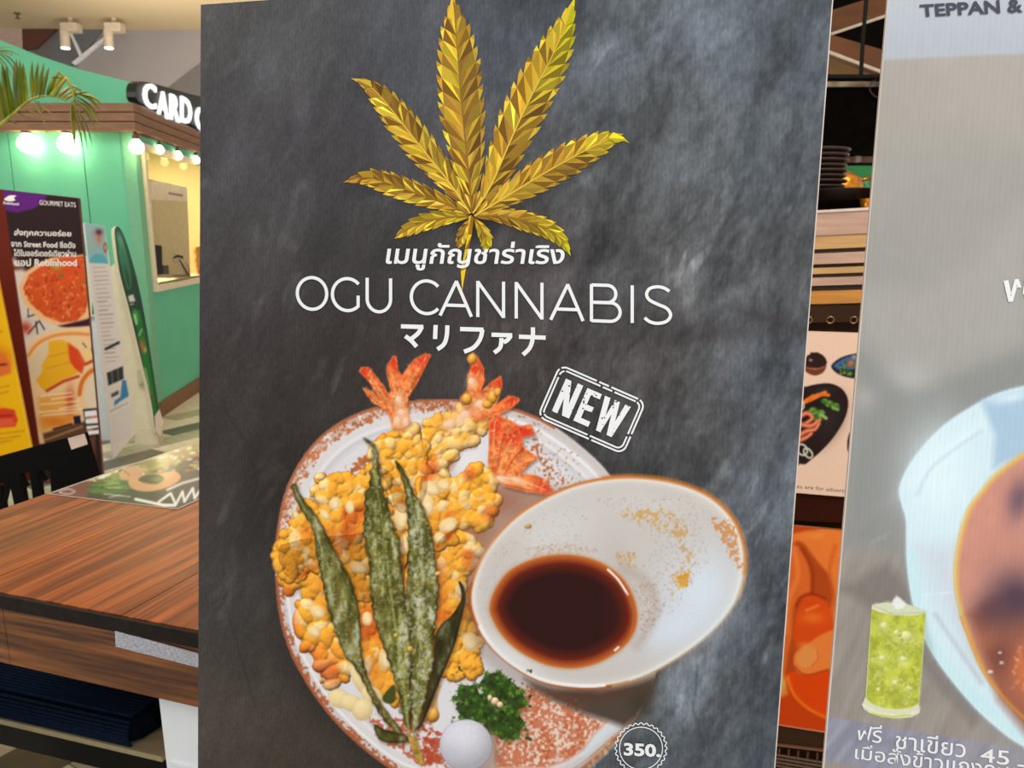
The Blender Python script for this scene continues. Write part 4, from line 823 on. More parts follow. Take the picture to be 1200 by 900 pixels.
m = MB(); m.prism([pl.p(*q) for q in [(136, 739), (236, 766.5), (236, 782), (137, 757)]], -pl.n*-.0025); m.go('hook_tape', M_VEL, tbl, label='grey woven adhesive strip')

# printed table mat, its own flat print
MATS = Surf((0, 0, ZT+.0012), (0, 0, 1)); mc = onz(55, 579, ZT); mu = (onz(208, 597, ZT)-mc); mv = (onz(222, 521, ZT)-mc)
print('mat', mu.length, mv.length, mu.angle(mv))
def mt_(a, b): p = mc+mu*a+mv*b; d = p-CAM; q = (d.x/d.dot(FWD)*FPX+600, 450-d.dot(UPV)/d.dot(FWD)*FPX); return q
MATO = [mt_(0, 0), mt_(1, 0), mt_(1, 1.55), mt_(0, 1.55)]
def mpoly(P, c, soft=1, op=1): poly([mt_(*p) for p in P], c, soft, op)
def mell(a, b, ra, rb, c, soft=1, op=1): mpoly([(a+ra*math.cos(t*.3142), b+rb*math.sin(t*.3142)) for t in range(20)], c, soft, op)
poly([mt_(-.02, -.02), mt_(1.02, -.02), mt_(1.02, 1.6), mt_(-.02, 1.6)], (70, 56, 44), 1)
poly([(50, 582), (100, 588), (108, 560), (120, 552), (100, 556)], (124, 66, 56), 2); line(smooth([(72, 575), (80, 573), (88, 576), (80, 579), (70, 577)], 4), 1.4, (234, 224, 212), 1, .9)
poly([(104, 562), (150, 543), (205, 524), (240, 512), (240, 530), (160, 560), (112, 566)], (150, 124, 66), 3); poly([(140, 552), (150, 543), (165, 536), (160, 545), (152, 556)], (44, 78, 56), 2)
for i in range(46): x, y = R.uniform(98, 140), R.uniform(566, 583); line([(x, y-(x-98)*.2), (x+R.uniform(12, 24), y-(x-98)*.2-R.uniform(-1, 3))], 1.3, R.choice([(96, 140, 52), (150, 168, 70), (60, 104, 46), (200, 200, 120), (84, 150, 60)]), 1, .85)
poly([(139, 556), (145, 548), (158, 545), (172, 545), (174, 551), (150, 563), (142, 562)], (222, 158, 124), 1.5); line([(146, 552), (152, 557)], 1, (140, 90, 60), 1)
poly(smooth([(150, 566), (155, 559), (170, 555), (190, 554), (205, 552), (212, 560), (200, 570), (176, 576), (158, 574)], 4), (226, 164, 116), 1.5); poly(smooth([(162, 562), (170, 557), (185, 556), (192, 561), (184, 567), (170, 566)], 4), (84, 70, 44), 1.5); glow(184, 562, 7, 3, (150, 160, 84), .8)
for i in range(130):
    x = R.uniform(165, 262); y = 522+(x-165)*-.12+R.uniform(0, 36); oval(x, y, R.uniform(1.5, 4.5), R.uniform(.8, 1.8), R.choice([(240, 236, 222), (226, 170, 120), (214, 130, 80), (120, 150, 70), (250, 248, 240), (150, 170, 70), (200, 120, 70)]), R.uniform(-.4, .1), 1, .85)
for i in range(40): x = R.uniform(104, 145); oval(x, 562-(x-104)*.42+R.uniform(-3, 5), R.uniform(1.5, 5), R.uniform(.8, 1.6), R.choice([(240, 236, 190), (250, 248, 236), (200, 190, 90)]), -.3, 1, .85)
poly([(150, 574), (176, 578), (214, 566), (262, 556), (262, 580), (208, 600), (140, 588)], (62, 54, 46), 2)
line([(122, 579), (152, 582)], 1.4, (230, 226, 214), 1.5, .8); line([(128, 583), (140, 580)], 1.2, (230, 226, 214), 1.5, .8)
line([(159, 585), (192, 592), (205, 592)], 3.6, (248, 246, 240), 1); line([(186, 588), (200, 578), (206, 591), (214, 576), (216, 588), (226, 572), (228, 584), (240, 566), (250, 572), (262, 560)], 3.0, (246, 246, 244), 1.3); line([(196, 574), (214, 566), (236, 560), (262, 552)], 3, (244, 242, 236), 1.6, .9)
M_LAM = printmat('laminated_print', .3, .03, 300, coat=.6, spec=.4)
mat_o = thing('table_mat', 'glossy laminated food menu sheet lying on the wooden table', 'table mat', mc+Vector((0, 0, .0004)))
MB().prism([MATS.p(*q, -.0008) for q in MATO], (0, 0, .0008)).go('sheet', nmat('laminate_edge', (206, 190, 176), .3), mat_o)
MB_ = [mt_(.01, .01), mt_(.985, .01), mt_(.985, 1.54), mt_(.01, 1.54)]
printed('printed_picture', MB_, MATS, .4, mat_o, 1.1, M_LAM)

# ================================================================ bench under the table
ZB = .43
b0 = onz(0, 843, ZB); b1 = onz(185, 886, ZB); bu = (b1-b0).normalized(); bv = Vector((-bu.y, bu.x, 0))
if bv.y < 0: bv = -bv
def bn(u, v, z): return Vector((b0.x, b0.y, 0))+bu*u+bv*v+Vector((0, 0, z))
LB_ = (b1-b0).length+.01; U0 = -.75
bench = thing('bench', 'low bench with pale seat board and black metal frame under the table', 'bench', bn((U0+LB_)/2, .2, 0))
MB().box(bn(U0, 0, ZB-.012), bu*(LB_-U0), bv*.42, (0, 0, .012)).go('seat_board', nmat('pale_wood_board', (176, 160, 122), .5, var=.12, scale=9, stretch=(1, 6, 1)), bench)
m = MB(); m.box(bn(U0, .004, ZB-.068), bu*(LB_-U0), bv*.03, (0, 0, .056)); m.box(bn(U0, .39, ZB-.068), bu*(LB_-U0), bv*.03, (0, 0, .056)); m.go('frame_rail', M_BLACK, bench)
for a in (U0, LB_-.03):
    for b in (.004, .39): MB().box(bn(a, b, 0), bu*.03, bv*.03, (0, 0, ZB-.05)).go('leg', M_BLACK, bench)
# cushion: rounded block with corded ridges
M_NAVY = nmat('navy_corded_fabric', (9, 14, 23), .95, spec=.03, var=.25, scale=90)
m = MB(); nu, nr_ = 60, 28; V = []; F = []
q1 = onz(172, 868, ZB+.01); cu1 = (q1-bn(0, 0, ZB)).dot(bu)
CU0 = U0+.05; CL = cu1-CU0
for i in range(nu+1):
    a = i/nu; e = min(a, 1-a)*CL; sh = 1-max(0, 1-e/.03)**2*.3
    for j in range(nr_):
        t = j/nr_*6.2832; rad = 1+.022*math.cos(j*math.pi)
        x = .2+.185*sh*math.copysign(abs(math.cos(t))**.35, math.cos(t))*rad; z = .036+.036*sh*math.copysign(abs(math.sin(t))**.6, math.sin(t))*rad
        V.append(bn(CU0+a*CL, -.018+x, ZB+.001+z))
for i in range(nu):
    for j in range(nr_): F.append([i*nr_+j, i*nr_+(j+1) % nr_, (i+1)*nr_+(j+1) % nr_, (i+1)*nr_+j])
F += [list(range(nr_)), list(range(nu*nr_, (nu+1)*nr_))[::-1]]
cu = thing('seat_cushion', 'dark navy corded seat cushion on the bench under the table', 'cushion', bn(.0, .2, ZB+.001))
mk('cushion_body', V, F, M_NAVY, cu, True)
m = MB()
for k in range(24):
    zz, vx = (ZB+.010+k*.0072, -.005+.0006*(k-3)**2) if k < 8 else (ZB+.0715, .012+(k-8)*.0095)
    m.tube([bn(CU0+.02, vx, zz), bn(cu1-.02, vx, zz)], .0036, 6)
m.go('cord_ridges', nmat('navy_cord', (20, 33, 52), .95, spec=.03, var=.2, scale=120), cu)
for k in range(3): pass
# white panel hanging under the table edge
wp = Surf(tb(0, .034, .6), uu.cross(Vector((0, 0, 1))))
wl, wr = wp.p(184.5, 803), wp.p(300, 830)
m = MB(); zt_ = zs-HA-.002; m.prism([Vector((wl.x, wl.y, zt_)), Vector((wr.x, wr.y, zt_)), Vector((wr.x, wr.y, .0)), Vector((wl.x+.012, wl.y, .0))], vv*.012)
whp = thing('cabinet_side', 'white plastic cabinet side standing below the table beside the cushion', 'cabinet', (wl+wr)/2*1)
whp.location.z = 0; LOC[whp.name] = Vector(whp.location)
M_WP = nmat('white_plastic', (240, 245, 248), .4, var=.02); m.go('panel_body', M_WP, whp)
for zf in (.62, .36, .12): MB().box(Vector((wl.x, wl.y, zf))-vv*.0025+uu*.012, (wr-wl)*.95, vv*.003, (0, 0, .006)).go('panel_rib', M_WP, whp)

# ================================================================ black chair behind the table
Yc = 2.35
chp = Surf(W(60, 560, Yc), Vector((-.12, -1, .05)))
ch = thing('chair', 'black chair with letter-shaped slots in its back behind the table', 'chair', Vector((chp.p(30, 600).x, Yc+.15, 0)))
M_CHB = nmat('black_plastic', (12, 9, 8), .6, var=.1, spec=.1)
# back panel with slots, built from strips around the openings
O1 = [(-70, 553.5), (98, 507.5), (112.5, 558), (120, 640), (-60, 640)]
def strip(P, th=.02): m_ch.prism([chp.p(*q) for q in P], -chp.n*th)
m_ch = MB()
strip([(-70, 553.5), (98, 507.5), (109, 545), (-66, 566)]); strip([(-66, 566), (0, 557.9), (0, 561), (-64, 580)])
strip([(58.5, 551.2), (109, 545), (112.5, 558), (122, 660), (64, 660)])
strip([(34.5, 554), (43.5, 553), (50, 600), (51, 660), (46, 660), (40, 598)]); strip([(9, 557), (23, 555.4), (31, 600), (38, 660), (22, 660), (17, 594)])
strip([(43.5, 553), (45, 552.8), (52, 564), (50.5, 564)]); strip([(-66, 566), (0, 557.9), (9, 557), (9, 566), (6, 580), (4, 588), (4, 566), (-60, 572)])
strip([(23, 555.4), (24.5, 559), (30, 571), (27, 571)]); strip([(-60, 574), (2, 569), (4, 592), (14, 660), (-60, 660)])
m_ch.go('backrest', M_CHB, ch)
cl, cr_ = chp.p(-55, 640), chp.p(118, 640); zsit = .46
MB().prism([Vector((cl.x, Yc+.0, zsit)), Vector((cr_.x, Yc-.02, zsit)), Vector((cr_.x+.02, Yc-.34, zsit)), Vector((cl.x+.02, Yc-.32, zsit))], (0, 0, .03)).go('seat', M_CHB, ch)
for x in (cl.x+.03, cr_.x-.03):
    MB().tube([(x, Yc+.03, 0), (x, Yc+.02, zsit), (x, Yc+.02, .75)], .013, 8).go('leg', M_BLACK, ch); MB().tube([(x+.02, Yc-.30, 0), (x+.02, Yc-.28, zsit)], .013, 8).go('leg', M_BLACK, ch)
lb_ = MB().prism([chp.p(*q, .001) for q in [(79.5, 513.5), (99, 508), (103, 520.5), (84, 526.8)]], chp.n*.001).go('paper_tag', nmat('pinkish_paper', (236, 206, 186), .6), ch, label='small pinkish paper tag')

# ================================================================ standing signs at the left
M_CREAMB = nmat('cream_board', (222, 214, 186), .6, var=.03); M_WHITEB = nmat('white_board', (214, 222, 228), .55, var=.03)
def signplane(px, py, Y, lean, yaw): 
    return Surf(W(px, py, Y), Vector((math.sin(math.radians(yaw)), -math.cos(math.radians(yaw)), math.tan(math.radians(lean)))))
# (yellow)
SY = signplane(20, 520, 3.7, 10, 12)
YO = [(-75, 296), (-2, 318), (4.5, 330), (40, 529), (-70, 560)]
YO = [(-78, 300), (-4, 318), (42, 550), (-60, 575)]
poly(YO, (226, 172, 10), 1, grow=2); line([(-2, 322), (38, 527)], 3, (240, 196, 70), 1.2)
glow(-2, 420, 14, 12, (206, 96, 30), 1); poly([(-20, 418), (5, 417), (12, 425), (13, 437), (2, 441), (-20, 443)], (214, 106, 46), 2); line([(-8, 428), (7, 427)], 3, (120, 40, 26), 2); 
poly([(-20, 480), (5, 478), (17, 480), (21, 492), (18, 500), (-20, 503)], (206, 60, 32), 2); line([(-10, 488), (14, 487)], 3, (150, 24, 16), 2, .7); poly([(-20, 493), (14, 490), (18, 498), (-20, 502)], (216, 84, 54), 2)
for y, x in ((452, 11), (459, 10), (505, 28), (511, 24), (516, 14)): line([(-14, y+5), (x, y)], 1.5, (170, 108, 20), 1.5, .7)
line([(0, 388), (2, 389)], 2, (150, 90, 20), 1.5, .6)
sy_ = thing('menu_sign', 'bright yellow menu sign board with fried snack pictures, leftmost', 'sign', SY.p(-10, 575)); 
slab('panel', YO, SY, .02, sy_, nmat('yellow_board', (216, 160, 20), .5)); printed('printed_menu', YO, SY, 1, sy_, 1.5, M_PRINT)
# (maroon frame + restaurant poster)
SR = signplane(70, 500, 4.0, 9, 14)
RO = [(-40, 218), (92, 232), (120, 560), (-5, 560)]
MAR = [(-60, 215), (3, 222), (52, 560), (-30, 575)]
poly(RO, (44, 30, 30), 1, grow=2)
poly([(0, 300), (18, 280), (93, 300), (104, 500), (60, 520), (20, 520)], (206, 196, 186), 1.2)
poly([(0, 224), (93, 232), (98, 300), (60, 306), (16, 300), (6, 310)], (44, 30, 30), 3)
poly([(14, 300), (60, 296), (98, 300), (100, 345), (40, 330), (24, 310)], (50, 30, 26), 6)
poly([(0, 222), (56, 228), (50, 238), (38, 245), (20, 249), (2, 246)], (88, 32, 112), 1.2)
B1 = [(27, 338), (34, 322), (48, 312), (70, 302), (98, 300), (103, 352), (100, 366), (90, 376), (72, 378), (54, 371), (36, 356)]
poly([(22, 336), (30, 318), (46, 308), (60, 302), (100, 298), (106, 372), (84, 384), (66, 382), (46, 374), (28, 356)], (226, 178, 128), 1.5); poly(B1, (198, 80, 34), 1.5)
for i in range(240):
    x, y = R.uniform(28, 103), R.uniform(300, 378)
    if inside(B1, x, y): a = R.uniform(0, 3.1); l_ = R.uniform(2, 5); line([(x, y), (x+l_*math.cos(a), y+l_*math.sin(a))], 1.3, R.choice([(232, 124, 56), (240, 164, 96), (176, 50, 24), (220, 92, 40), (130, 36, 22)]), 1, .8)
glow(77, 323, 9, 8, (214, 74, 30), .95); glow(66, 312, 6, 4, (150, 160, 60), .9); glow(72, 323, 3, 3, (90, 110, 40), .8); line([(97, 331), (102, 332)], 2, (120, 110, 40), 1)
poly([(102, 374), (106, 372), (106, 384), (85, 386), (68, 382)], (58, 24, 44), 2)
B2 = [(32, 404), (50, 390), (72, 384), (106, 382), (116, 500), (108, 520), (44, 520), (38, 470)]
poly(B2, (226, 190, 142), 1.5); line(smooth([(33, 417), (44, 403), (62, 394), (82, 391), (104, 392)], 5, False), 3.5, (214, 122, 44), 2, .8); poly([(34, 424), (50, 404), (60, 400), (50, 440), (40, 450)], (206, 190, 160), 4, .8)
poly([(57, 400), (72, 398), (84, 403), (97, 420), (98, 430), (90, 438), (72, 446), (52, 459), (42, 446), (49, 436), (49, 428), (57, 414)], (222, 166, 34), 2); poly([(80, 402), (92, 410), (100, 424), (96, 438), (88, 432), (82, 424), (80, 412)], (206, 66, 30), 2.5); line([(55, 458), (74, 447), (92, 441)], 3, (178, 46, 24), 2); line([(58, 418), (82, 412)], 1, (190, 130, 30), 1.5, .8); line([(54, 432), (84, 424)], 1, (190, 130, 30), 1.5, .8)
glow(104, 416, 7, 8, (226, 196, 120), .9); line([(100, 427), (108, 423)], 3, (170, 36, 24), 1.5); line([(97, 402), (101, 407)], 1.4, (60, 90, 40), 1); line([(107, 408), (110, 418)], 1.2, (60, 80, 40), 1)
line(smooth([(93, 462), (96, 448), (103, 438), (112, 432)], 5, False), 5, (204, 108, 40), 1.5); poly([(98, 466), (102, 448), (114, 436), (118, 490), (104, 484)], (214, 200, 172), 3)
poly([(45, 466), (85, 458), (92, 490), (80, 498), (48, 506)], (222, 150, 50), 6, .8); glow(82, 470, 5, 16, (180, 60, 40), .8); glow(66, 494, 18, 6, (206, 110, 36), .8)
for i, (y, a, b) in enumerate([(462, 48, 84), (466, 60, 86), (472, 48, 92), (477, 70, 92), (481, 46, 96), (485, 50, 90)]): line([(a, y+2), (b, y-2)], 1.5, (236, 226, 206), 1, .85)
poly([(50, 508), (98, 494), (112, 496), (112, 540), (56, 540)], (92, 60, 42), 3); line([(52, 516), (96, 500)], 2, (190, 160, 120), 2, .7); line([(63, 503), (84, 497)], 2.5, (50, 34, 30), 1)
poly([(86, 488), (94, 486.5), (95, 496), (87, 497.5)], (30, 26, 50), 1)
for ch_, P in (('f', [(15, 318), (16, 330)]), ('l', [(33, 362), (33, 372)])): line(P, 1.4, (60, 44, 40), 1, .8)
line([(33, 371), (40, 369)], 1.5, (50, 40, 40), 1); line([(33, 391), (46, 376), (52, 386)], 1.6, (50, 40, 40), 1); line([(44, 391), (42, 377)], 1.6, (50, 40, 40), 1); glow(30, 384, 7, 7, (170, 50, 30), .9); glow(18, 314, 12, 3, (90, 40, 30), .9)
poly([(97, 479.5), (114.5, 478), (119.5, 510), (101.5, 512)], (30, 26, 32), 1); poly([(98.6, 482), (113, 480.4), (117.6, 508), (102.6, 510)], (226, 226, 230), 1)
for (x, y, w_, c) in [(100, 490, 6, (130, 110, 90)), (108, 489, 6, (190, 110, 70)), (101, 498, 14, (50, 44, 40)), (103, 504, 6, (150, 110, 80)), (110, 503, 6, (70, 50, 40))]: line([(x, y), (x+w_, y-1)], 2.6, c, 1)
poly(MAR, (98, 34, 22), 1.0)
sr_ = thing('poster_stand', 'dark food poster with purple corner and two bowls on a maroon stand', 'sign', SR.p(40, 570))
slab('panel', [(-60, 215), (92.5, 232), (121, 560), (-30, 575)], SR, .03, sr_, nmat('maroon_board', (98, 34, 22), .5))
printed('printed_poster', [(-45, 217), (92, 232.5), (120, 556), (-28, 572)], SR, 1, sr_, 1.0, M_PRINT)
M_OFFW = nmat('offwhite_ink', (226, 220, 212), .5)
text('ส่งทุกความอร่อย', [(17, 268), (83, 270), (83.5, 279), (16, 278)], SR, 4, sr_, M_OFFW, .02); text('จาก Street Food ชื่อดัง', [(13, 281), (88, 283), (88.5, 291), (13, 289)], SR, 4, sr_, M_OFFW, .02)
text('ได้ในออร์เดอร์เดียวผ่าน', [(16, 292), (89, 293), (89, 301), (16, 300)], SR, 4, sr_, M_OFFW, .02); text('แอป Robinhood', [(18, 303), (90, 303), (90, 312), (18, 312)], SR, 4, sr_, M_OFFW, .025)
text('GOURMET EATS', [(46, 234.5), (88.5, 237.5), (89, 243), (46.5, 240)], SR, 4, sr_, M_OFFW, .0); text('Robinhood', [(4, 236.2), (22, 237.5), (22, 240.8), (4, 239.2)], SR, 4, sr_, M_OFFW, .02)
flat('bird_mark', [smooth([(5, 234), (9, 230), (13, 229), (19, 229.5), (16, 232), (18, 234.5), (12, 236)], 3).tolist()], SR, 4, sr_, M_OFFW)
# tall narrow sign with a portrait
SC = signplane(140, 500, 4.9, 3, 62)
CO = [(98.5, 261), (122.5, 265), (158, 508), (133.5, 538)]
poly([(96, 258), (124, 262), (160, 508), (133, 540)], (226, 218, 212), 1, grow=1)
poly([(99, 261.5), (122.5, 265), (127, 309), (103, 307)], (150, 188, 192), 1.2); glow(116, 279, 3.8, 8, (196, 128, 104), 1); glow(115.5, 272, 4.5, 3.5, (60, 40, 36), .9); poly([(104, 308), (108, 300), (114, 297), (120, 298), (125, 303), (127, 309)], (96, 178, 196), 2); glow(110, 276, 3, 6, (196, 150, 140), .7); oval(123.5, 290, 2.4, 6, (116, 74, 60)); oval(123.5, 290, 1.6, 4, (206, 150, 110)); glow(106, 288, 3, 2, (170, 190, 130), .8)
for y in list(range(313, 425, 5)): line([(109+(y-313)*.14, y+1), (126+(y-313)*.13-R.uniform(0, 7), y)], 1.2, R.choice([(150, 140, 140), (120, 112, 116), (170, 160, 158)]), 1, .7)
line([(124, 409), (139, 401.5)], 3.4, (54, 52, 58), 1); poly([(125, 437), (144, 429), (145, 444), (127, 452)], (58, 58, 60), 1); line([(131, 435), (132, 449)], 1, (140, 140, 130), 1); line([(138, 432), (139, 446)], 1, (120, 120, 120), 1)
poly([(143, 446), (147.5, 445), (151, 464), (140, 471), (134, 476), (134, 470), (141, 465)], (70, 134, 178), 1); poly([(130, 462), (139, 457), (139, 462), (131, 466)], (80, 80, 86), 1); line([(129, 482), (150, 472)], 1, (150, 150, 156), 1); 
for y in range(484, 520, 4): line([(131, y+4), (154, y-8)], .8, (190, 184, 186), 1, .6)
sc_ = thing('portrait_sign', 'narrow white folded notice board with portrait photo at its top', 'sign', SC.p(146, 525))
slab('panel', CO, SC, .015, sc_, M_WHITEB); printed('printed_notice', CO, SC, 1, sc_, .9, M_PRINT)
SC2 = signplane(120, 500, 5.45, 3, 10)
t = thing('white_back_board', 'plain white board standing behind the portrait notice board', 'board', SC2.p(120, 530)); slab('panel', [(96, 300), (112, 300), (134, 400), (134, 531), (106, 533)], SC2, .02, t, M_WHITEB); 
MB().prism([SC2.p(*q, .012) for q in [(99, 302), (108, 302), (116, 370), (104, 372)]], SC2.n*.01).go('cream_insert', M_CREAMB, t); MB().prism([SC2.p(*q, .012) for q in [(109, 354), (111.5, 352), (112, 368), (108.5, 368)]], SC2.n*.012).go('green_patch', nmat('green_patch', (40, 120, 60), .5), t)
# oval-topped dark green sign
SG = signplane(170, 480, 5.25, 6, 58)
GO = smooth([(133.5, 274), (135, 266.5), (138.5, 266), (144, 275), (151, 295), (160, 328), (169, 372), (178, 430), (186.5, 492), (182, 508), (176, 470), (163, 415), (150, 360), (139, 318)], 3)
poly(GO, (50, 74, 60), 1, grow=2); glow(144, 298, 5, 22, (66, 140, 104), .8, -.25); glow(141, 281, 3, 10, (110, 170, 140), .8, -.3); line(smooth([(140, 296), (143, 285), (148, 300), (153, 330), (150, 338), (144, 315), (140, 296)], 4), 1, (96, 160, 120), 1, .7)
poly([(156, 361), (164, 364), (170, 392), (178, 440), (184, 480), (182, 500), (172, 452)], (42, 118, 52), 2); oval(159, 371, 3.6, 8, (72, 150, 76), -.2); line([(158, 369), (160, 380)], 2, (206, 226, 200), 1, .8); glow(167, 405, 3, 8, (190, 110, 70), .9, -.2); glow(170, 410, 1.5, 3, (224, 180, 160), .9)
poly([(150, 347), (156, 345), (158.5, 353), (152, 354)], (206, 206, 196), 1); line([(153, 357), (156, 356)], 1.5, (190, 190, 180), 1); line([(170, 432), (176, 462)], 2.2, (210, 200, 180), 2, .6); line([(173, 455), (180, 470)], 4, (120, 90, 60), 3, .6); line([(163, 393), (166, 386)], 2, (190, 210, 190), 1, .7)
sg_ = thing('oval_sign', 'dark green round-topped sign board leaning on white feet', 'sign', SG.p(180, 510))
slab('panel', GO, SG, .03, sg_, M_CREAMB); printed('printed_face', [(x+.8, y) for x, y in GO], SG, 1, sg_, .9, M_PRINT)
SG2 = signplane(160, 480, 5.35, 5, 6)
slab('foot_board', [(118, 326), (138, 304), (152, 345), (184, 507), (140, 512)], SG2, .02, sg_, M_CREAMB, label='cream support board')
MB().prism([SG2.p(*q, .01) for q in [(161, 434), (166, 432), (169, 448), (163, 452)]], SG2.n*.02).go('bracket', nmat('cream_bracket', (196, 190, 150), .5), sg_)
MB().prism([SG.p(*q, .004) for q in [(181, 488), (186, 480), (190.5, 494), (187, 512), (182, 506)]], SG.n*.01).go('base_piece', nmat('pinkish_base', (214, 196, 178), .6), sg_)

q = SG2.p(165, 507); MB().bx(q.x-.05, q.x+.12, q.y+.0, q.y+.08, 0, q.z+.03).go('foot', M_CREAMB, sg_)
# ================================================================ green kiosk
kc = onz(187, 490, 0); YK = kc.y
def KL(px, py): return W(px, py, YK)
dR = onz(238, 455, 0)-kc; dR.z = 0; dR.normalize()
M_MINT = nmat('mint_wall_paint', (106, 188, 152), .8, var=.04, scale=3, spec=.1); M_TRIMG = nmat('mint_trim_paint', (112, 176, 138), .45, var=.04)
M_PLANK = nmat('brown_plank', (142, 104, 76), .6, var=.22, scale=9, stretch=(1, 1, 8), c2=(120, 86, 62))
M_CREAM = nmat('cream_frame', (224, 208, 178), .5, var=.03); M_TAN = nmat('tan_interior', (196, 172, 120), .8, var=.03); M_SKIRT = nmat('brown_skirting', (128, 90, 56), .6, var=.15)
kx = kc.x; zt = KL(158, 97).z; zf1 = W(155, 120, YK-.12).z; zf0 = W(155, 153.5, YK-.12).z; fx = W(157.5, 140, YK-.12).x; F0 = Vector((fx, YK-.12, 0))
print('kiosk', kc, dR, zt, zf1, zf0)
ki = thing('kiosk', 'mint green shop kiosk with brown plank fascia and window', 'kiosk', (kx-1, YK+.6, 0))
XL = kx-3.3
gx_ = [KL(105, 250).x, KL(20, 250).x, KL(-60, 250).x, XL]
prev = kx-.09
for x in gx_:
    MB().bx(x+.004, prev-.004, YK, YK+.06, 0, zf0+.05).go('wall_panel', M_MINT, ki); prev = x
MB().bx(XL, kx-.08, YK+.02, YK+.08, 0, zf0+.05).go('wall_core', M_MINT, ki)
MB().bx(kx-.09, kx+.004, YK-.012, YK+.07, 0, zf0+.02).go('corner_trim', M_TRIMG, ki)
pL = [KL(-100, 10), KL(0, 47), KL(45, 65), KL(92, 81), KL(140, 93), KL(158, 97.5)]; 
P = [Vector((XL, YK, zf1-.03))]+[Vector((XL, YK, pL[0].z+.5))]+[Vector((p.x, YK, p.z)) for p in pL[1:]]+[Vector((kx+.01, YK, zt)), Vector((kx+.01, YK, zf1-.03))]
MB().prism(P, (0, .06, 0)).go('parapet', M_MINT, ki)
def KR(s, z, off=0): n = Vector((dR.y, -dR.x, 0)); return Vector((kx, YK, z))+dR*s+n*off
LR = 2.7
hb = (zf1-zf0)/3
for k in range(3):
    MB().bx(XL, fx, YK-.12, YK-.001, zf0+k*hb+.004, zf0+(k+1)*hb-.004).go('fascia_board', M_PLANK, ki)
    MB().box(F0+dR*.125+Vector((0, 0, zf0+k*hb+.004)), dR*(LR-.02), Vector((-.06, 0, 0)), (0, 0, hb-.008)).go('fascia_board', M_PLANK, ki)
nv = KR(0, 0, 1)-KR(0, 0, 0)
# right wall with window opening
def KRpx(px, py, off=0):
    sf = Surf(KR(0, 1, off), nv); return sf.p(px, py)
wz0 = KRpx(178, 335).z; wz1 = zf0-.08; ws = (KRpx(176, 300)-KR(0, 0)).dot(dR); print('win', wz0, ws)
MB().box(KR(0, 0, -.06), dR*LR, nv*.06, (0, 0, wz0)).go('side_wall', M_MINT, ki)
MB().box(KR(0, wz0, -.06), dR*ws, nv*.06, (0, 0, zf1-wz0)).go('side_wall', M_MINT, ki)
MB().box(KR(ws, wz1, -.06), dR*(LR-ws), nv*.06, (0, 0, zf1-wz1)).go('side_wall', M_MINT, ki)
MB().box(KR(ws+1.95, wz0, -.06), dR*(LR-ws-1.95), nv*.06, (0, 0, wz1-wz0)).go('side_wall', M_MINT, ki)
wf = MB(); wf.box(KR(ws-.01, wz0-.05, -.04), dR*.045, nv*.07, (0, 0, wz1-wz0+.05)); wf.box(KR(ws, wz0-.05, -.05), dR*1.98, nv*.09, (0, 0, .05)); wf.box(KR(ws+1.93, wz0-.05, -.04), dR*.04, nv*.07, (0, 0, wz1-wz0+.05)); wf.box(KR(ws, wz1-.02, -.04), dR*1.98, nv*.07, (0, 0, .04))
kw = wf.go('window_frame', M_CREAM, ki)
M_GLASS = bpy.data.materials.new('window_glass'); M_GLASS.use_nodes = True; bb = M_GLASS.node_tree.nodes['Principled BSDF']; bb.inputs['Transmission Weight'].default_value = 1; bb.inputs['Roughness'].default_value = .02; bb.inputs['IOR'].default_value = 1.05; bb.inputs['Base Color'].default_value = (.97, .97, .93, 1)
MB().box(KR(ws+.03, wz0, -.03), dR*1.9, nv*.004, (0, 0, wz1-wz0)).go('window_pane', M_GLASS, kw)
MB().box(KR(0, 0, 0), dR*LR, nv*.012, (0, 0, .13)).go('skirting_board', M_SKIRT, ki); MB().bx(XL, kx, YK-.012, YK, 0, .13).go('skirting_board', M_SKIRT, ki)
MB().bx(XL, kx-.285, YK+2.0, YK+2.06, 0, zf1).go('inner_wall', M_TAN, ki); MB().bx(XL, XL+.05, YK+.08, YK+2.0, 0, zf1).go('inner_wall', M_TAN, ki)
MB().prism([Vector((XL, YK+.05, zf1-.06)), Vector((kx-.07, YK+.05, zf1-.06)), KR(2.0, zf1-.06, -.07), Vector((XL, YK+2.05, zf1-.06))], (0, 0, .04)).go('roof_board', M_TAN, ki)
MB().box(KR(ws, wz0-.03, -.5), dR*1.95, nv*.44, (0, 0, .03)).go('counter_board', M_CREAM, ki)
l = bpy.data.lights.new('kiosk_inner_lamp', 'AREA'); l.size = .8; l.energy = 60; l.color = (1, .85, .6); lo_ = bpy.data.objects.new('kiosk_inner_lamp', l); COL.objects.link(lo_); lo_.location = (kx-.6, YK+1.0, zf1-.12)
# things behind the kiosk window
def onsill(px, py): sf = Surf((0, 0, wz0), (0, 0, 1)); return sf.p(px, py)
sfp = Surf(KR(0, 1, -.12), nv)
def KS(px, py): return sfp.p(px, py)
ip = thing('menu_sheet', 'pale menu sheet behind the kiosk window glass', 'sheet', Vector((KS(200, 325).x, KS(200, 325).y, wz0)))
MB().prism([KS(175, 210), KS(219, 219.5), KS(223, 326), KS(179.5, 326)], -nv*.006).go('sheet', nmat('beige_sheet', (206, 184, 138), .35), ip)
MB().prism([KS(175, 211), KS(219, 220), KS(219.6, 236), KS(176, 233.5)], nv*.002).go('header_band', nmat('pale_header', (232, 212, 190), .4), ip)
flat_ = MB(); flat_.prism([sfp.p(197, 225, .004), sfp.p(214, 228, .004), sfp.p(214, 230.5, .004), sfp.p(197, 227.5, .004)], nv*.001); flat_.go('header_line', nmat('grey_ink', (140, 110, 110), .5), ip)
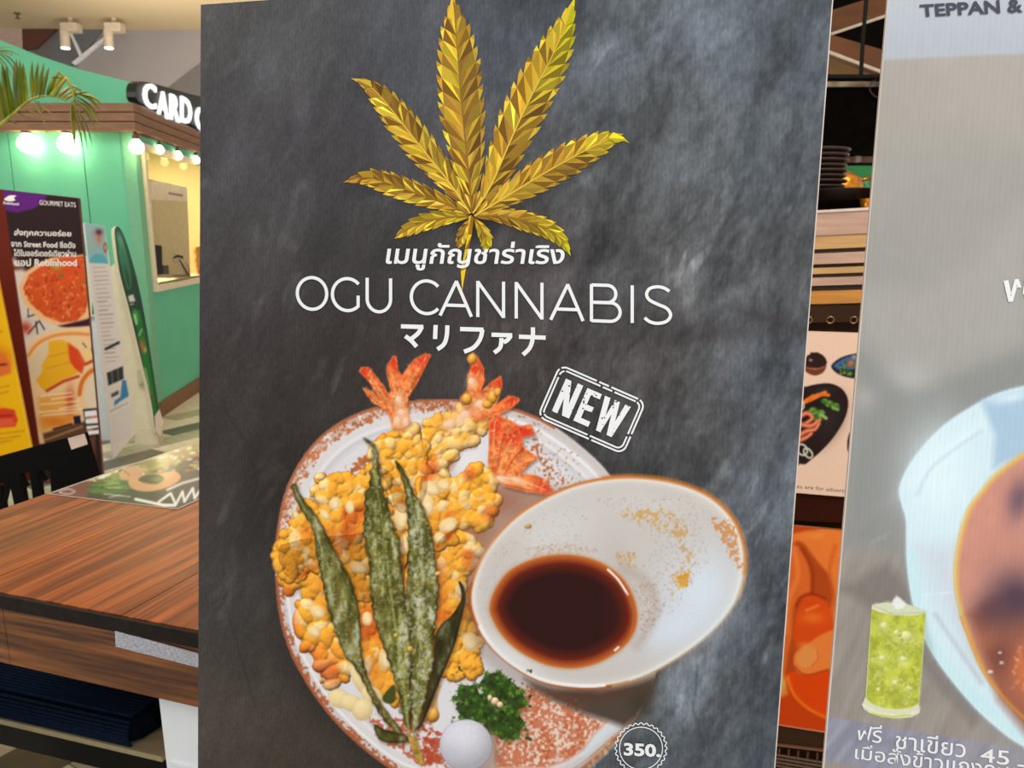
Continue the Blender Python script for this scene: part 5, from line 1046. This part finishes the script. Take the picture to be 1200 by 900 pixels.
m_sp = thing('speaker_box', 'small black box on the kiosk window counter', 'speaker', Vector((KS(184, 322).x, KS(184, 322).y, wz0)))
sf3 = Surf(KR(0, 1, -.06-.04), nv)
MB().prism([sf3.p(179.8, 286.5), sf3.p(189.5, 288), sf3.p(190.5, 321.5), sf3.p(181.3, 322)], -nv*.012).go('housing', M_BLACK, m_sp); MB().prism([sf3.p(191, 311), sf3.p(197.5, 311), sf3.p(198, 321.5), sf3.p(191.5, 321.5)], -nv*.01).go('small_cup', nmat('dark_green_cup', (60, 66, 56), .5), m_sp)
sn_ = thing('card_scanner', 'black handheld scanner on a stand behind the kiosk glass', 'scanner', Vector((KS(215, 322).x, KS(215, 322).y, wz0)))
f3 = lambda *a: sf3.p(*a)
MB().tube([f3(204, 302), f3(208, 300), f3(213, 301), f3(214, 303)], [.006, .012, .012, .006], 8).go('scanner_head', M_BLACK, sn_); MB().tube([f3(210, 304), f3(214, 311), f3(218, 318), f3(222, 323)], [.004, .008, .008, .006], 8).go('handle', M_BLACK, sn_)
MB().tube([f3(217, 306), f3(221, 314), f3(223, 321)], [.004, .008, .003], 8).go('side_piece', nmat('white_red_piece', (224, 210, 204), .4, c2=(190, 60, 50), scale=40), sn_); MB().tube([f3(202, 323), f3(210, 322.3), f3(223, 323.5)], .003, 6).go('base', M_BLACK, sn_)
MB().tube([f3(204, 301), f3(201.5, 304), f3(205, 308), f3(209, 306)], .0015, 6).go('wire', M_BLACK, sn_)
pk = thing('snack_pack', 'yellow and red snack pack at the kiosk window right edge', 'packet', Vector((KS(235, 322).x, KS(235, 322).y, wz0)))
MB().prism([f3(229, 290), f3(236, 288), f3(241, 305), f3(241, 323), f3(234, 324), f3(231, 310)], -nv*.02).go('pack_body', nmat('yellow_red_pack', (226, 190, 40), .5, c2=(200, 90, 60), scale=22), pk)

# bulbs under the fascia
M_BULB = nmat('lit_bulb', (255, 250, 230), .3, emit=(255, 240, 200), es=14); M_SOCK = nmat('brown_socket', (86, 60, 44), .5)
def bulb(p, r, lab, ztop, power=0):
    t = thing('light_bulb', lab, 'bulb', p, 'warm bulbs under the kiosk fascia')
    MB().lathe(p, [(.002, -r), (r*.6, -r*.82), (r*.95, -r*.35), (r, .0), (r*.85, r*.45), (r*.5, r*.85), (r*.4, r*1.05)], 16).go('glass_globe', M_BULB, t, True)
    MB().lathe(p+Vector((0, 0, r*1.0)), [(r*.48, 0), (r*.5, r*.6), (r*.28, r*.7), (r*.28, max(r*.75, ztop-p.z-r))], 10).go('socket', M_SOCK, t)
    if power:
        q = bpy.data.lights.new('bulb_glow', 'POINT'); q.energy = power; q.color = (1, .82, .34); q.shadow_soft_size = r; o = bpy.data.objects.new('bulb_glow', q); COL.objects.link(o); o.location = p-Vector((0, .01, r+.02))
for px, lab in ((32, 'warm glowing bulb on the kiosk front, nearest the palm leaf'), (79, 'warm glowing bulb on the kiosk front, behind the palm leaf tip')):
    p = W(px, 168, YK-.08); bulb(p, .07, lab, zf0, .7)
p = W(160, 172, YK-.07); bulb(p, .052, 'warm glowing bulb at the kiosk corner', zf0, .8)
sfb = Surf(F0+Vector((-.03, 0, 1)), nv)
for px, py, r, lab in ((187, 175.5, .034, 'first small bulb along the kiosk side'), (208.5, 182.5, .036, 'second small bulb along the kiosk side'), (229.5, 187.5, .036, 'third small bulb along the kiosk side, beside the dark poster')):
    bulb(sfb.p(px, py), r, lab, sfb.p(px, py).z+.09, .4)
cab = thing('cable_rail', 'thin brown cable rail holding the small bulbs along the kiosk side', 'rail', sfb.p(190, 165)); MB().tube([sfb.p(161, 158), sfb.p(187, 165), sfb.p(208, 172), sfb.p(250, 184)], .008, 6).go('rail', M_SOCK, cab)
# illuminated sign on the side fascia
sfs = Surf(F0+nv*.03+Vector((0, 0, 1)), nv)
sg = thing('illuminated_sign', 'glowing white shop lettering on a black backing above the kiosk', 'sign', Vector(sfs.p(200, 140)))
sgb = smooth([(162, 119), (159, 108), (162, 97.5), (172, 96), (215, 108), (262, 124), (262, 160), (215, 141), (176, 124)], 2)
m = MB(); m.prism([sfs.p(x, y, -.02) for x, y in sgb], -nv*.07); m.go('backing', nmat('black_green_backing', (22, 34, 30), .4), sg)
M_SIGN = nmat('lit_letters', (250, 252, 255), .4, emit=(240, 248, 255), es=.8)
for chx, q in (('C', [(169.5, 95.5), (184, 100), (184, 130), (169.5, 124)]), ('A', [(186, 105), (198.5, 109.5), (198.5, 140), (186, 133)]), ('R', [(200.5, 109.5), (211, 113.5), (211.5, 144), (200.5, 139.5)]), ('D', [(213, 112), (225.5, 118), (225.5, 147.5), (213, 142.5)]), ('C', [(230, 122), (244, 128), (244, 157), (230, 151)]), ('O', [(246, 130), (260, 136), (260, 162), (246, 157)])):
    o = text(chx, q, sfs, 0, sg, M_SIGN, .02, 'letter'); md = o.modifiers.new('depth', 'SOLIDIFY'); md.thickness = .018; md.offset = -1

# spotlights
M_SPOT = nmat('cream_spot', (216, 200, 176), .5)
for px, lab in ((75.5, 'cream ceiling spotlight, left one above the kiosk'), (126.5, 'cream ceiling spotlight, right one above the kiosk')):
    Y = 10.6; t = thing('ceiling_spotlight', lab, 'spotlight', W(px+8, 30, Y), 'ceiling spotlights above the kiosk'); top = W(px, 36, Y); bot = W(px+1.2, 56, Y)
    MB().tube([top, bot], [.055, .06], 16).go('lamp_tube', M_SPOT, t); MB().tube([bot+Vector((0, 0, .002)), bot-Vector((0, 0, .012))], .052, 16).go('lamp_face', nmat('spot_face', (255, 250, 240), .4, emit=(255, 246, 230), es=3), t)
    m = MB(); a = W(px-1, 36, Y); b = W(px+17, 28, Y); m.bx(a.x, b.x, Y-.07, Y+.07, a.z-.02, b.z+.0); m.bx((a.x+b.x)/2-.02, (a.x+b.x)/2+.02, Y-.02, Y+.02, b.z-.001, ZC); m.go('mounting_box', M_SPOT, t)
sp = W(20, 15, 8.6); sp.z = ZC
t = thing('fire_sprinkler', 'small brass fire sprinkler on the cream ceiling', 'sprinkler', W(20, 15, 8.6)-Vector((0, 0, .02)))
zz = W(20, 15, 8.6); k_ = (ZC-1.5)/(zz.z-1.5); zz = CAM+(zz-CAM)*k_; t.location = zz; LOC[t.name] = Vector(zz)
MB().lathe(zz-Vector((0, 0, .07)), [(.03, 0), (.03, .008), (.012, .012), (.012, .05), (.035, .055), (.035, .07)], 10).go('body', nmat('brass', (120, 100, 70), .4, .6), t)

# ================================================================ palm at the left edge
M_LEAFP = nmat('palm_leaf', (66, 100, 18), .4, c2=(160, 152, 40), scale=14, stretch=(1, 1, .3)); M_RACH = nmat('palm_rachis', (170, 170, 70), .5, var=.2)
M_POT = nmat('grey_pot', (120, 116, 110), .7)
YP = 2.9; base = Vector((-2.62, YP, 0))
pm = thing('potted_palm', 'green palm in a pot at the left edge with fronds reaching in', 'palm', base)
MB().lathe(base, [(.13, 0), (.17, .02), (.2, .34), (.22, .36), (.2, .38), (.17, .35), (.15, .33)], 24).go('pot', M_POT, pm, True)
crown = W(-90, 230, YP)
MB().tube([base+Vector((0, 0, .3)), base.lerp(crown, .5)+Vector((.03, 0, .1)), crown], [.035, .028, .02], 8).go('trunk', M_RACH, pm, True)
def blade(m, a, b, wd, sag=(0, 0), dy=0, n=5):
    a = np.array(a, float); b = np.array(b, float); mid = (a+b)/2+np.array(sag); V = []; 
    for i in range(n+1):
        t = i/n; p = a*(1-t)**2+2*mid*t*(1-t)+b*t*t; d = (mid-a)*(1-t)+(b-mid)*t; d = d/(np.hypot(*d)+1e-6); nn = np.array([-d[1], d[0]])
        ww = wd*(.35+.65*math.sin(min(1, t*1.35+.15)*math.pi*.62))*(1-t**4)+.08
        Y = YP+dy*t; V += [W(*(p-nn*ww/2), Y+.004), W(*p, Y-.006), W(*(p+nn*ww/2), Y+.004)]
    F = []
    for i in range(n): F += [[3*i, 3*i+1, 3*i+4, 3*i+3], [3*i+1, 3*i+2, 3*i+5, 3*i+4]]
    m.add(V, F)
def frond(rach, leaves, nm='frond'):
    P = smooth(rach, 4, False); m = MB(); m.tube([W(x, y, YP) for x, y in P], [.008*(1-.7*i/len(P)) for i in range(len(P))], 6)
    fr_ = m.go(nm, M_RACH, pm, True)
    for a, b, wd, sag, dy in leaves: q = MB(); blade(q, a, b, wd, sag, dy); q.go('leaflet', M_LEAFP, fr_)
r1 = [(-95, 232), (-40, 185), (0, 147), (18, 131), (36, 117), (58, 112), (80, 118)]
L1 = []
for a, b, w_ in [((2, 146), (-26, 66), 5), ((6, 142), (-16, 60), 5), ((9, 140), (-6, 74), 5), ((12, 137), (2, 72), 5), ((15, 134), (7, 74), 4.5), ((18, 131), (4, 80), 5), ((21, 129), (16, 72), 4.5), ((24, 126), (19, 68), 5.5), ((28, 124), (23, 69), 5), ((32, 120), (27, 73), 5), ((38, 117), (38, 70), 4), ((42, 116), (45, 72), 4), ((46, 115), (52, 73), 4), ((50, 114), (58, 78), 4), ((55, 113), (70, 83), 4.5), ((60, 113), (76, 86), 4.5), ((64, 114), (78, 92), 4), ((68, 115), (86, 100), 4), ((72, 117), (92, 104), 3.5), ((76, 118), (90, 110), 3.5)]:
    L1.append((a, b, w_*1.35, (-2, -3), R.uniform(-.03, .08)))
for a, b, w_ in [((45, 118), (56, 160), 1.8), ((34, 120), (54, 138), 2.2), ((28, 127), (44, 133), 2), ((20, 132), (38, 137), 2), ((12, 140), (22, 146), 2), ((40, 118), (62, 134), 2), ((-5, 150), (-8, 168), 2)]: L1.append((a, b, w_, (1, 2), .05))
for i in range(8): L1.append(((-10-i*9, 157+i*7), (-34-i*9, 92+i*6), 5, (-3, -3), R.uniform(-.05, .05)))
frond(r1, L1)
r2 = [(60, 113), (72, 98), (78, 92), (84, 104), (87, 116), (86, 130)]
L2 = [((86, 108), (119, 133), 4, (8, -8), .05), ((87, 110), (120, 125), 4, (10, -8), .02), ((87, 112), (118, 143), 3, (8, -5), .04), ((88, 116), (117, 150), 2.4, (8, -6), .0), ((88, 118), (113, 160), 2.4, (8, -5), .05), ((88, 122), (118, 150), 2.4, (6, -6), -.02), ((87, 124), (108, 172), 2.2, (6, -5), .03), ((87, 128), (103, 178), 2.2, (5, -4), .0), ((86, 130), (97, 178), 2.2, (3, -3), .02), ((86, 124), (88, 174), 5.5, (-2, 0), .02), ((84, 118), (84, 150), 3, (-1, 0), .0), ((86, 112), (104, 108), 3.5, (3, -4), .02), ((82, 100), (96, 110), 3, (4, -3), 0), ((76, 94), (60, 90), 3, (0, -3), 0), ((78, 93), (68, 84), 3.4, (0, 0), 0)]
frond(r2, L2)
r3 = [(-95, 232), (-60, 120), (-20, 62), (0, 60), (14, 64)]
L3 = [((-20+i*5, 62), (2+i*6, 88+R.uniform(-3, 8)), 1.6, (4, -10), .02) for i in range(5)]+[((-10, 60), (18, 56), 1.4, (0, -5), 0), ((-5, 60), (24, 66), 1.2, (4, -6), 0)]
frond(r3, L3)

# ================================================================ restaurant front between the posters
dG = ray(-2800, 272); dG.z = 0; dG.normalize(); nG = dG.cross(Vector((0, 0, 1)))
G = Surf(W(975, 450, 1.75), nG)
def GP(px, py, off=0): return G.p(px, py, off)
gl_, gr_ = GP(760, 450), GP(1180, 450); ax = (gr_-gl_).normalized(); LG = (gr_-gl_).length
def zG(py, px=975): return GP(px, py).z
def gbox(y0, y1, off0, off1, name, mat, par, **kw):
    z1, z0 = zG(y0), zG(y1); MB().box(Vector((gl_.x, gl_.y, z0))+G.n*off0, ax*LG, G.n*(off1-off0), (0, 0, z1-z0)).go(name, mat, par, **kw)
sc0 = thing('service_counter', 'tall wood and bronze panelled restaurant counter behind the posters', 'counter', Vector(((gl_.x+gr_.x)/2, (gl_.y+gr_.y)/2, 0)))
WOODS = dict(a=nmat('pinkish_wood', (204, 164, 140), .45, var=.12, scale=8, stretch=(1, 1, 14)), b=nmat('tan_wood', (214, 166, 104), .45, var=.1, scale=8, stretch=(1, 1, 14)), c=nmat('dark_joint', (58, 34, 18), .6), d=nmat('amber_wood', (206, 138, 56), .35, var=.14, scale=8, stretch=(1, 1, 14)), e=nmat('bronze_panel', (60, 38, 18), .5, var=.1, scale=10, spec=.15), f=nmat('pale_edge', (236, 214, 196), .5))
for y0, y1, o, k, nm in [(256.5, 259.5, .02, 'f', 'top_edge'), (259.5, 286, .016, 'a', 'wood_board'), (286, 302, .012, 'b', 'wood_board'), (302, 307, .004, 'c', 'joint_strip'), (307, 319.5, .014, 'a', 'wood_board'), (319.5, 324, .003, 'c', 'joint_strip'), (324, 331, .010, 'b', 'wood_board'), (331, 335.5, .003, 'c', 'joint_strip'), (335.5, 344.5, .014, 'a', 'wood_board'), (344.5, 351, .003, 'c', 'joint_strip'), (351, 366, .012, 'd', 'wood_board'), (366, 388, .006, 'e', 'bronze_strip')]:
    gbox(y0, y1, -.02, o, nm, WOODS[k], sc0)
zt_c = zG(256.5)
MB().box(Vector((gl_.x, gl_.y, 0))-G.n*.35, ax*LG, G.n*.33, (0, 0, zt_c)).go('counter_body', WOODS['e'], sc0)
for px in (947.5, 973, 1000.5):
    m = MB(); c = GP(px, 375, .0065); pts = [c+ax*math.cos(t*.5236)*.0075+Vector((0, 0, math.sin(t*.5236)*.0075)) for t in range(13)]; m.tube(pts, .0018, 6, False); m.go('eyelet_ring', nmat('eyelet_metal', (150, 110, 70), .3, .8), sc0)
    MB().prism([c+ax*math.cos(t*.5236)*.0062+Vector((0, 0, math.sin(t*.5236)*.0062)) for t in range(12)], G.n*.0004).go('eyelet_hole', M_BLACK, sc0)
# peach picture board
PB = [(900, 388), (1030, 391), (1030, 590), (900, 574)]
def GQ(px0, px1, y0, y1): 
    # rectangle on G whose top and bottom are truly level
    zt1, zb1 = zG(y0), zG(y1)
    out = []
    for px, z in ((px0, zt1), (px1, zt1), (px1, zb1), (px0, zb1)):
        p = GP(px, 450); p = Vector((p.x, p.y, z)); d = p-CAM; out.append((d.x/d.dot(FWD)*FPX+600, 450-d.dot(UPV)/d.dot(FWD)*FPX))
    return out
PB = GQ(880, 1060, 389.5, 581)
poly(PB, (250, 212, 184), 1, grow=2); speck(PB, 60, (238, 198, 170), (.6, 1.4), .6, 2)
poly(smooth([(942, 424), (946, 417), (953, 414), (960, 414), (966, 418), (969, 425), (964, 431), (950, 431), (943, 428)], 3), (52, 30, 26), 1.2); poly([(950, 413), (959, 413), (960, 417), (949, 417)], (50, 30, 26), 1); poly(smooth([(942, 428), (955, 432), (968, 428), (965, 436), (957, 440), (950, 439), (944, 435)], 3), (120, 62, 36), 1.2); glow(950, 422, 2, 1.5, (200, 180, 180), .9); line([(943, 431), (955, 433), (967, 430)], .8, (190, 120, 80), 1)
poly(smooth([(974, 429), (982, 421), (994, 416), (1008, 415), (1012, 430), (1008, 443), (992, 442), (980, 437)], 3), (40, 44, 50), 1.2); poly(smooth([(977, 429), (984, 423), (994, 418), (1006, 418), (1006, 430), (988, 434)], 3), (70, 106, 150), 1.5)
for i in range(40): x, y = R.uniform(985, 1006), R.uniform(424, 439); oval(x, y, R.uniform(1, 2.4), R.uniform(.8, 1.6), R.choice([(60, 96, 30), (110, 150, 50), (44, 70, 28), (150, 170, 70)]), R.uniform(0, 3), 1, .9)
glow(997, 426, 4, 3, (236, 110, 40), 1); glow(1001, 418, 3, 3, (200, 180, 130), .8)
PL_ = smooth([(925, 460), (945, 453), (962, 449.5), (976, 450), (988, 457), (994, 470), (991, 488), (980, 508), (966, 525), (950, 539), (940, 544), (920, 530)], 3)
poly(PL_, (40, 26, 24), 1.2); glow(972, 492, 14, 24, (52, 42, 44), .8, .4); glow(965, 458, 12, 4, (56, 52, 58), .7)
for i, (x, y) in enumerate([(944, 470), (949, 468), (954, 466), (958, 463)]): line([(x-5, y+3), (x+9, y-6+i)], 4.4, ((236, 110, 34), (244, 130, 44))[i % 2], 1)
line([(962, 462), (971, 463)], 4, (238, 116, 36), 1)
for (x, y, r) in [(953, 482, 6), (962, 484, 5), (958, 490, 5), (972, 473, 5), (979, 476, 5), (966, 470, 4)]: oval(x, y, r, r*.8, (70, 120, 40), 0, 2, .95); mottle(ell(x, y, r, r*.8, 0, 10), (120, 170, 70), 3, .5, 1, .8, int(x))
line([(962, 486), (968, 490)], 4, (150, 190, 100), 1.5); line([(976, 478), (982, 480)], 3.4, (130, 176, 84), 1.5)
for P in ([(937, 488), (946, 484), (952, 490), (944, 496)], [(938, 497), (950, 499), (958, 494), (961, 492)], [(936, 510), (946, 505), (955, 503), (960, 496)], [(936, 516), (944, 513), (951, 508)]): line(smooth(P, 4, False), 6.4, (226, 104, 60), 1.5, .95, .6); line(smooth(P, 4, False), 1.4, (246, 190, 160), 1.2, .8)
for c in ((940, 527, 7, 5.5, .9), (947, 531, 6.5, 4, .9), (939, 475, 3, 5, 0)): line(ell(*c, 20), 2.2, (226, 222, 196), 1.2, .95)
line(ell(934.5, 542, 3, 3, 0, 12), 1, (120, 90, 70), 1); poly(ell(997, 518, 4, 13, .1, 16), (40, 28, 26), 1.5)
pbo = thing('picture_board', 'peach menu picture board with bowls and a black oval plate', 'board', Vector((GP(970, 500).x, GP(970, 500).y, zG(581))))
slab('panel', PB, Surf(G.o+G.n*.020, G.n), .012, pbo, nmat('peach_board', (246, 206, 178), .5)); GPB = Surf(G.o+G.n*.0202, G.n)
printed('printed_pictures', PB, GPB, 1, pbo, .9, M_PRINT)
text('Images are for advertising', [(918.8, 565.9), (1003.5, 574.2), (1003.3, 580.2), (918.6, 571.9)], GPB, 3, pbo, nmat('brown_ink', (110, 84, 74), .5), 0, 'lettering', label='small brown lettering along the bottom')
# orange picture panel with the hands
MB().box(Vector((gl_.x, gl_.y, zG(622)))+G.n*(-.02), ax*LG, G.n*.024, (0, 0, zG(583)-zG(622))).go('dark_board', nmat('dark_red_brown', (56, 20, 6), .6, spec=.08), sc0)
HB = GQ(870, 1040, 621, 860)
poly(HB, (196, 66, 12), 1, grow=2)
def h(*P): return [(880+x/3, 600+y/3) for x, y in P]
poly(h((100, 60), (330, 50), (330, 640), (260, 560), (150, 560), (90, 560)), (176, 74, 30), 5)
poly(smooth(h((90, 90), (150, 75), (230, 62), (330, 55), (330, 180), (300, 230), (262, 205), (215, 150), (185, 110), (150, 110), (135, 200), (95, 200)), 3), (224, 124, 66), 4); glow(960, 628, 18, 4, (240, 150, 90), .7)
poly(smooth(h((250, 90), (330, 80), (330, 430), (290, 420), (262, 380), (290, 300), (270, 200)), 3), (228, 126, 68), 5); line(smooth(h((296, 120), (276, 210), (292, 300), (275, 380)), 4, False), 4, (196, 88, 38), 5, .6)
poly(smooth(h((90, 150), (150, 110), (200, 180), (210, 280), (175, 300), (150, 340), (145, 430), (130, 500), (120, 560), (90, 560)), 3), (214, 106, 54), 4); line(smooth(h((150, 130), (165, 220), (130, 320), (125, 420)), 4, False), 5, (236, 140, 84), 5, .7); line(smooth(h((180, 130), (215, 200), (215, 290)), 4, False), 4, (150, 54, 20), 4, .8)
poly(smooth(h((180, 310), (215, 290), (262, 310), (285, 360), (290, 430), (250, 450), (170, 470), (150, 440), (160, 360)), 3), (214, 78, 24), 4); glow(952, 724, 14, 7, (238, 128, 60), .7); line(smooth(h((160, 330), (175, 300), (215, 288), (262, 305)), 4, False), 3, (150, 44, 16), 3, .8); line(h((195, 345), (235, 330)), 3, (244, 160, 100), 3, .6)
poly(smooth(h((120, 590), (150, 560), (290, 540), (330, 540), (330, 760), (262, 722), (200, 690), (150, 640)), 3), (218, 72, 12), 3); line(smooth(h((130, 580), (150, 640), (200, 690), (262, 722)), 4, False), 3, (250, 140, 40), 3, .8)
poly(smooth(h((150, 520), (160, 490), (200, 465), (250, 430), (330, 415), (330, 545), (262, 556), (215, 570), (175, 570), (155, 550)), 3), (232, 132, 78), 2.5); line(smooth(h((155, 545), (180, 568), (215, 571), (265, 556), (330, 546)), 4, False), 2, (160, 60, 24), 2.5, .8); glow(944, 758, 9, 5, (244, 160, 112), .7)
poly(smooth(h((160, 520), (170, 495), (205, 478), (232, 488), (235, 515), (215, 540), (180, 548)), 3), (240, 150, 104), 2.2); line(smooth(h((232, 488), (236, 515), (214, 541)), 4, False), 1.2, (196, 96, 56), 1.5, .8)
glow(916, 800, 5, 8, (230, 200, 150), .9); poly(h((90, 560), (110, 560), (130, 640), (110, 650), (90, 650)), (222, 170, 120), 5, .7)
sl = win(905, 615, 1000, 870); CV[sl] = np.clip(CV[sl]*np.array([1.12, 1.06, .78]), 0, 1)
line([HB[3], HB[2]], 2.6, (222, 150, 116), 1)
hb_ = thing('picture_board', 'orange picture board with close-up of hands peeling fruit, low between the posters', 'board', Vector((GP(950, 700).x, GP(950, 700).y, zG(860))))
slab('panel', HB, Surf(G.o+G.n*.020, G.n), .012, hb_, nmat('orange_board', (200, 110, 60), .5)); printed('printed_hands', HB, GPB, 1, hb_, 1.0, M_PRINT)
gbox(866, 886, -.02, .010, 'bronze_strip', WOODS['e'], sc0); gbox(886, 888, -.02, .016, 'pale_line', nmat('copper_edge', (130, 84, 56), .4), sc0)
M_WICK = nmat('wicker_strip', (96, 66, 40), .6, var=.2)
m = MB(); zA, zB_ = zG(893), zG(960)
for i in range(34):
    a = Vector((gl_.x, gl_.y, 0))+ax*(LG*i/34); m.tube([a+Vector((0, 0, zB_))+G.n*.004, a+ax*.03*0+Vector((0, 0, zA))+G.n*.004], .003, 5)
for i in range(16):
    z = zA+(zB_-zA)*i/16; m.tube([Vector((gl_.x, gl_.y, z))+G.n*.008, Vector((gr_.x, gr_.y, z))+G.n*.008], .0035, 5)
m.go('wicker_panel', M_WICK, sc0, kind='stuff')
# crockery on the counter
zc = zt_c
def at_z(px, py, z): return onz(px, py, z)
def cpt(px, d): p = GP(px, 300); p = Vector((p.x, p.y, 0))-G.n*d; return p
bc_ = cpt(985, .15); bowl = thing('serving_bowl', 'wide black serving bowl under the stack of dark plates', 'bowl', Vector((bc_.x, bc_.y, zc)))
dist = bc_.y; pxm = dist/900
hB = 33*pxm
M_DKB = nmat('black_glaze', (26, 17, 13), .35, var=.3, scale=30, spec=.3)
MB().lathe((bc_.x, bc_.y, zc), [(.045, 0), (.05, .004), (.085, hB*.45), (.105, hB*.6), (.109, hB*.62), (.113, hB*.95), (.118, hB), (.112, hB), (.10, hB*.6), (.0, hB*.55)], 36).go('bowl_body', M_DKB, bowl, True)
# a board laid over the bowl carries the plates
zz = zc+hB
sp_c = cpt(957, .14)
for k in range(8):
    pz = zz+k*.0125*.95
    t = thing('plate', ['lowest', 'second lowest', 'third from below', 'fourth from below', 'fourth from above', 'third from above', 'second highest', 'topmost'][k]+' dark brown plate in the stack on the counter', 'plate', Vector((sp_c.x, sp_c.y, pz)), 'stack of dark plates')
    r = .068+(.003 if k % 2 else 0)+(.004 if k > 5 else 0); dx = R.uniform(-.002, .002)
    MB().lathe((sp_c.x+dx, sp_c.y, pz), [(r*.7, 0), (r*.96, .004), (r, .009), (r*.97, .0115), (r*.8, .008), (0.001, .007)], 32).go('plate_body', nmat('dark_brown_glaze', (52, 34, 26), .35, var=.3, scale=20, spec=.3) if k == 0 else bpy.data.materials['dark_brown_glaze'], t, True)
M_GOLD = nmat('amber_metal', (224, 140, 40), .25, .8, var=.3, scale=60)
gt = thing('golden_pot', 'small golden pot with lid behind the plate stack', 'pot', Vector((cpt(996, .30).x, cpt(996, .30).y, zc)))
g_ = gt.location
MB().lathe(g_, [(.045, 0), (.055, .01), (.062, .085), (.055, .105), (.038, .118), (.012, .126), (.010, .136), (.016, .142), (.006, .15)], 24).go('pot_body', M_GOLD, gt, True)
m = MB(); m.tube([g_+Vector((.055, 0, .05)), g_+Vector((.09, 0, .07)), g_+Vector((.088, 0, .11)), g_+Vector((.055, 0, .10))], .006, 8); m.go('handle', M_GOLD, gt, True)
at = thing('amber_tumbler', 'small amber tumbler beside the black bowl, against the pale poster', 'tumbler', Vector((cpt(1024, .05).x, cpt(1024, .05).y, zc)))
MB().lathe(at.location, [(.022, 0), (.026, .003), (.032, .045), (.030, .045), (.023, .006), (.001, .006)], 24).go('tumbler_body', M_GOLD, at, True)

# kitchen beyond: dark panel added for the unlit void, green sign, hood, pipe, beams
M_DARKVOID = nmat('dark_void_panel', (14, 10, 8), .8, var=.2, spec=.1)
a, b = W(905, 300, 7.2), W(1110, 300, 7.2); MB().bx(a.x, b.x, 7.2, 7.3, 0, ZC).go('wall_dark_void', M_DARKVOID, kind='structure')
gs = thing('green_sign', 'green sign board with pale letters seen over the golden pot', 'sign', W(1005, 300, 4.2)); p0, p1_ = W(975, 194, 4.2), W(1045, 260, 4.2)
gs.location = (W(1005, 300, 4.2).x, 4.2, 0); LOC[gs.name] = Vector(gs.location)
MB().bx(p0.x, p1_.x, 4.2, 4.22, p1_.z, p0.z).go('panel', nmat('green_panel', (44, 146, 70), .5), gs)
MB().bx((p0.x+p1_.x)/2-.02, (p0.x+p1_.x)/2+.02, 4.22, 4.24, 0, p0.z-.05).go('post', M_BLACK, gs)
SGR = Surf((0, 4.199, 1), (0, -1, 0)); text('TS', [(1005, 212), (1019, 213), (1019, 221), (1005, 220)], SGR, 2, gs, nmat('pale_green_ink', (150, 214, 160), .5), .01)
def wbox(px0, px1, py0, py1, Y, th, name, mat, par, **kw): a = W(px0, py1, Y); b = W(px1, py0, Y); MB().bx(a.x, b.x, Y, Y+th, a.z, b.z).go(name, mat, par, **kw)
hd = thing('kitchen_hood', 'black kitchen hood hanging on a black pipe between the posters', 'hood', W(1000, 178, 3.4))
wbox(925, 1068, 101, 178, 3.4, .5, 'hood_box', nmat('soot_black', (9, 6, 4), .8, var=.3, spec=.03), hd); wbox(925, 1068, 95.5, 101.5, 3.38, .04, 'top_trim', nmat('worn_cream_trim', (190, 170, 130), .6, c2=(60, 44, 30), scale=9), hd); wbox(925, 1068, 87, 91, 3.36, .05, 'upper_rail', M_BLACK, hd)
m = MB(); m.tube([W(1008.5, 96, 3.5), W(1011, 50, 3.5), Vector((W(1011, 50, 3.5).x, 3.5, ZC))], .009, 8); m.go('pipe', M_BLACK, hd)
m = MB(); m.tube([W(x, y, 3.38) for x, y in smooth([(1031, 90), (1022, 96), (1019, 104), (1024, 112), (1034, 116)], 4, False)], .003, 6); m.go('cable', nmat('brown_cable', (70, 48, 34), .5), hd)
wbox(925, 1068, 181.5, 190.5, 3.6, .06, 'rear_bar', nmat('pinkish_bar', (170, 126, 104), .6), hd); wbox(1003, 1009.5, 182.5, 190, 3.58, .02, 'white_clip', nmat('white_clip', (226, 214, 200), .5), hd); wbox(925, 1068, 190.5, 193.5, 3.6, .04, 'rear_rail', M_BLACK, hd)
M_BEAM = nmat('beam_wood', (122, 72, 30), .6, var=.18, scale=4, stretch=(1, 1, 3)); M_LINE = nmat('beam_edge', (236, 218, 190), .5); M_BM2 = nmat('beam_wood_light', (170, 134, 86), .6, var=.1, scale=4)
bmn = 0
def beam(lab, P, E, Y, mat=M_BEAM):
    t = thing('ceiling_beam', lab, 'beam', W(1000, (P[0][1]+P[-1][1])/2, Y), 'wooden ceiling beams between the posters')
    MB().prism([W(x, y, Y) for x, y in P], (0, .12, 0)).go('beam_board', mat, t)
    if E: MB().prism([W(x, y, Y-.012) for x, y in E], (0, .012, 0)).go('edge_strip', M_LINE, t)
beam('upper brown ceiling beam rising to the right', [(930, 26), (1070, -18), (1070, 6), (930, 54)], [(930, 53), (1070, 6), (1070, 9.5), (930, 56)], 5.0)
beam('middle brown ceiling beam falling to the right', [(930, 20), (972, 40), (1040, 60), (1070, 68), (1070, 97), (930, 44)], [(930, 43), (1070, 96), (1070, 99.5), (930, 47)], 4.8)
beam('lowest pale ceiling beam above the hood', [(930, 50), (1008, 82), (1040, 88), (930, 88)], None, 5.1, M_BM2)
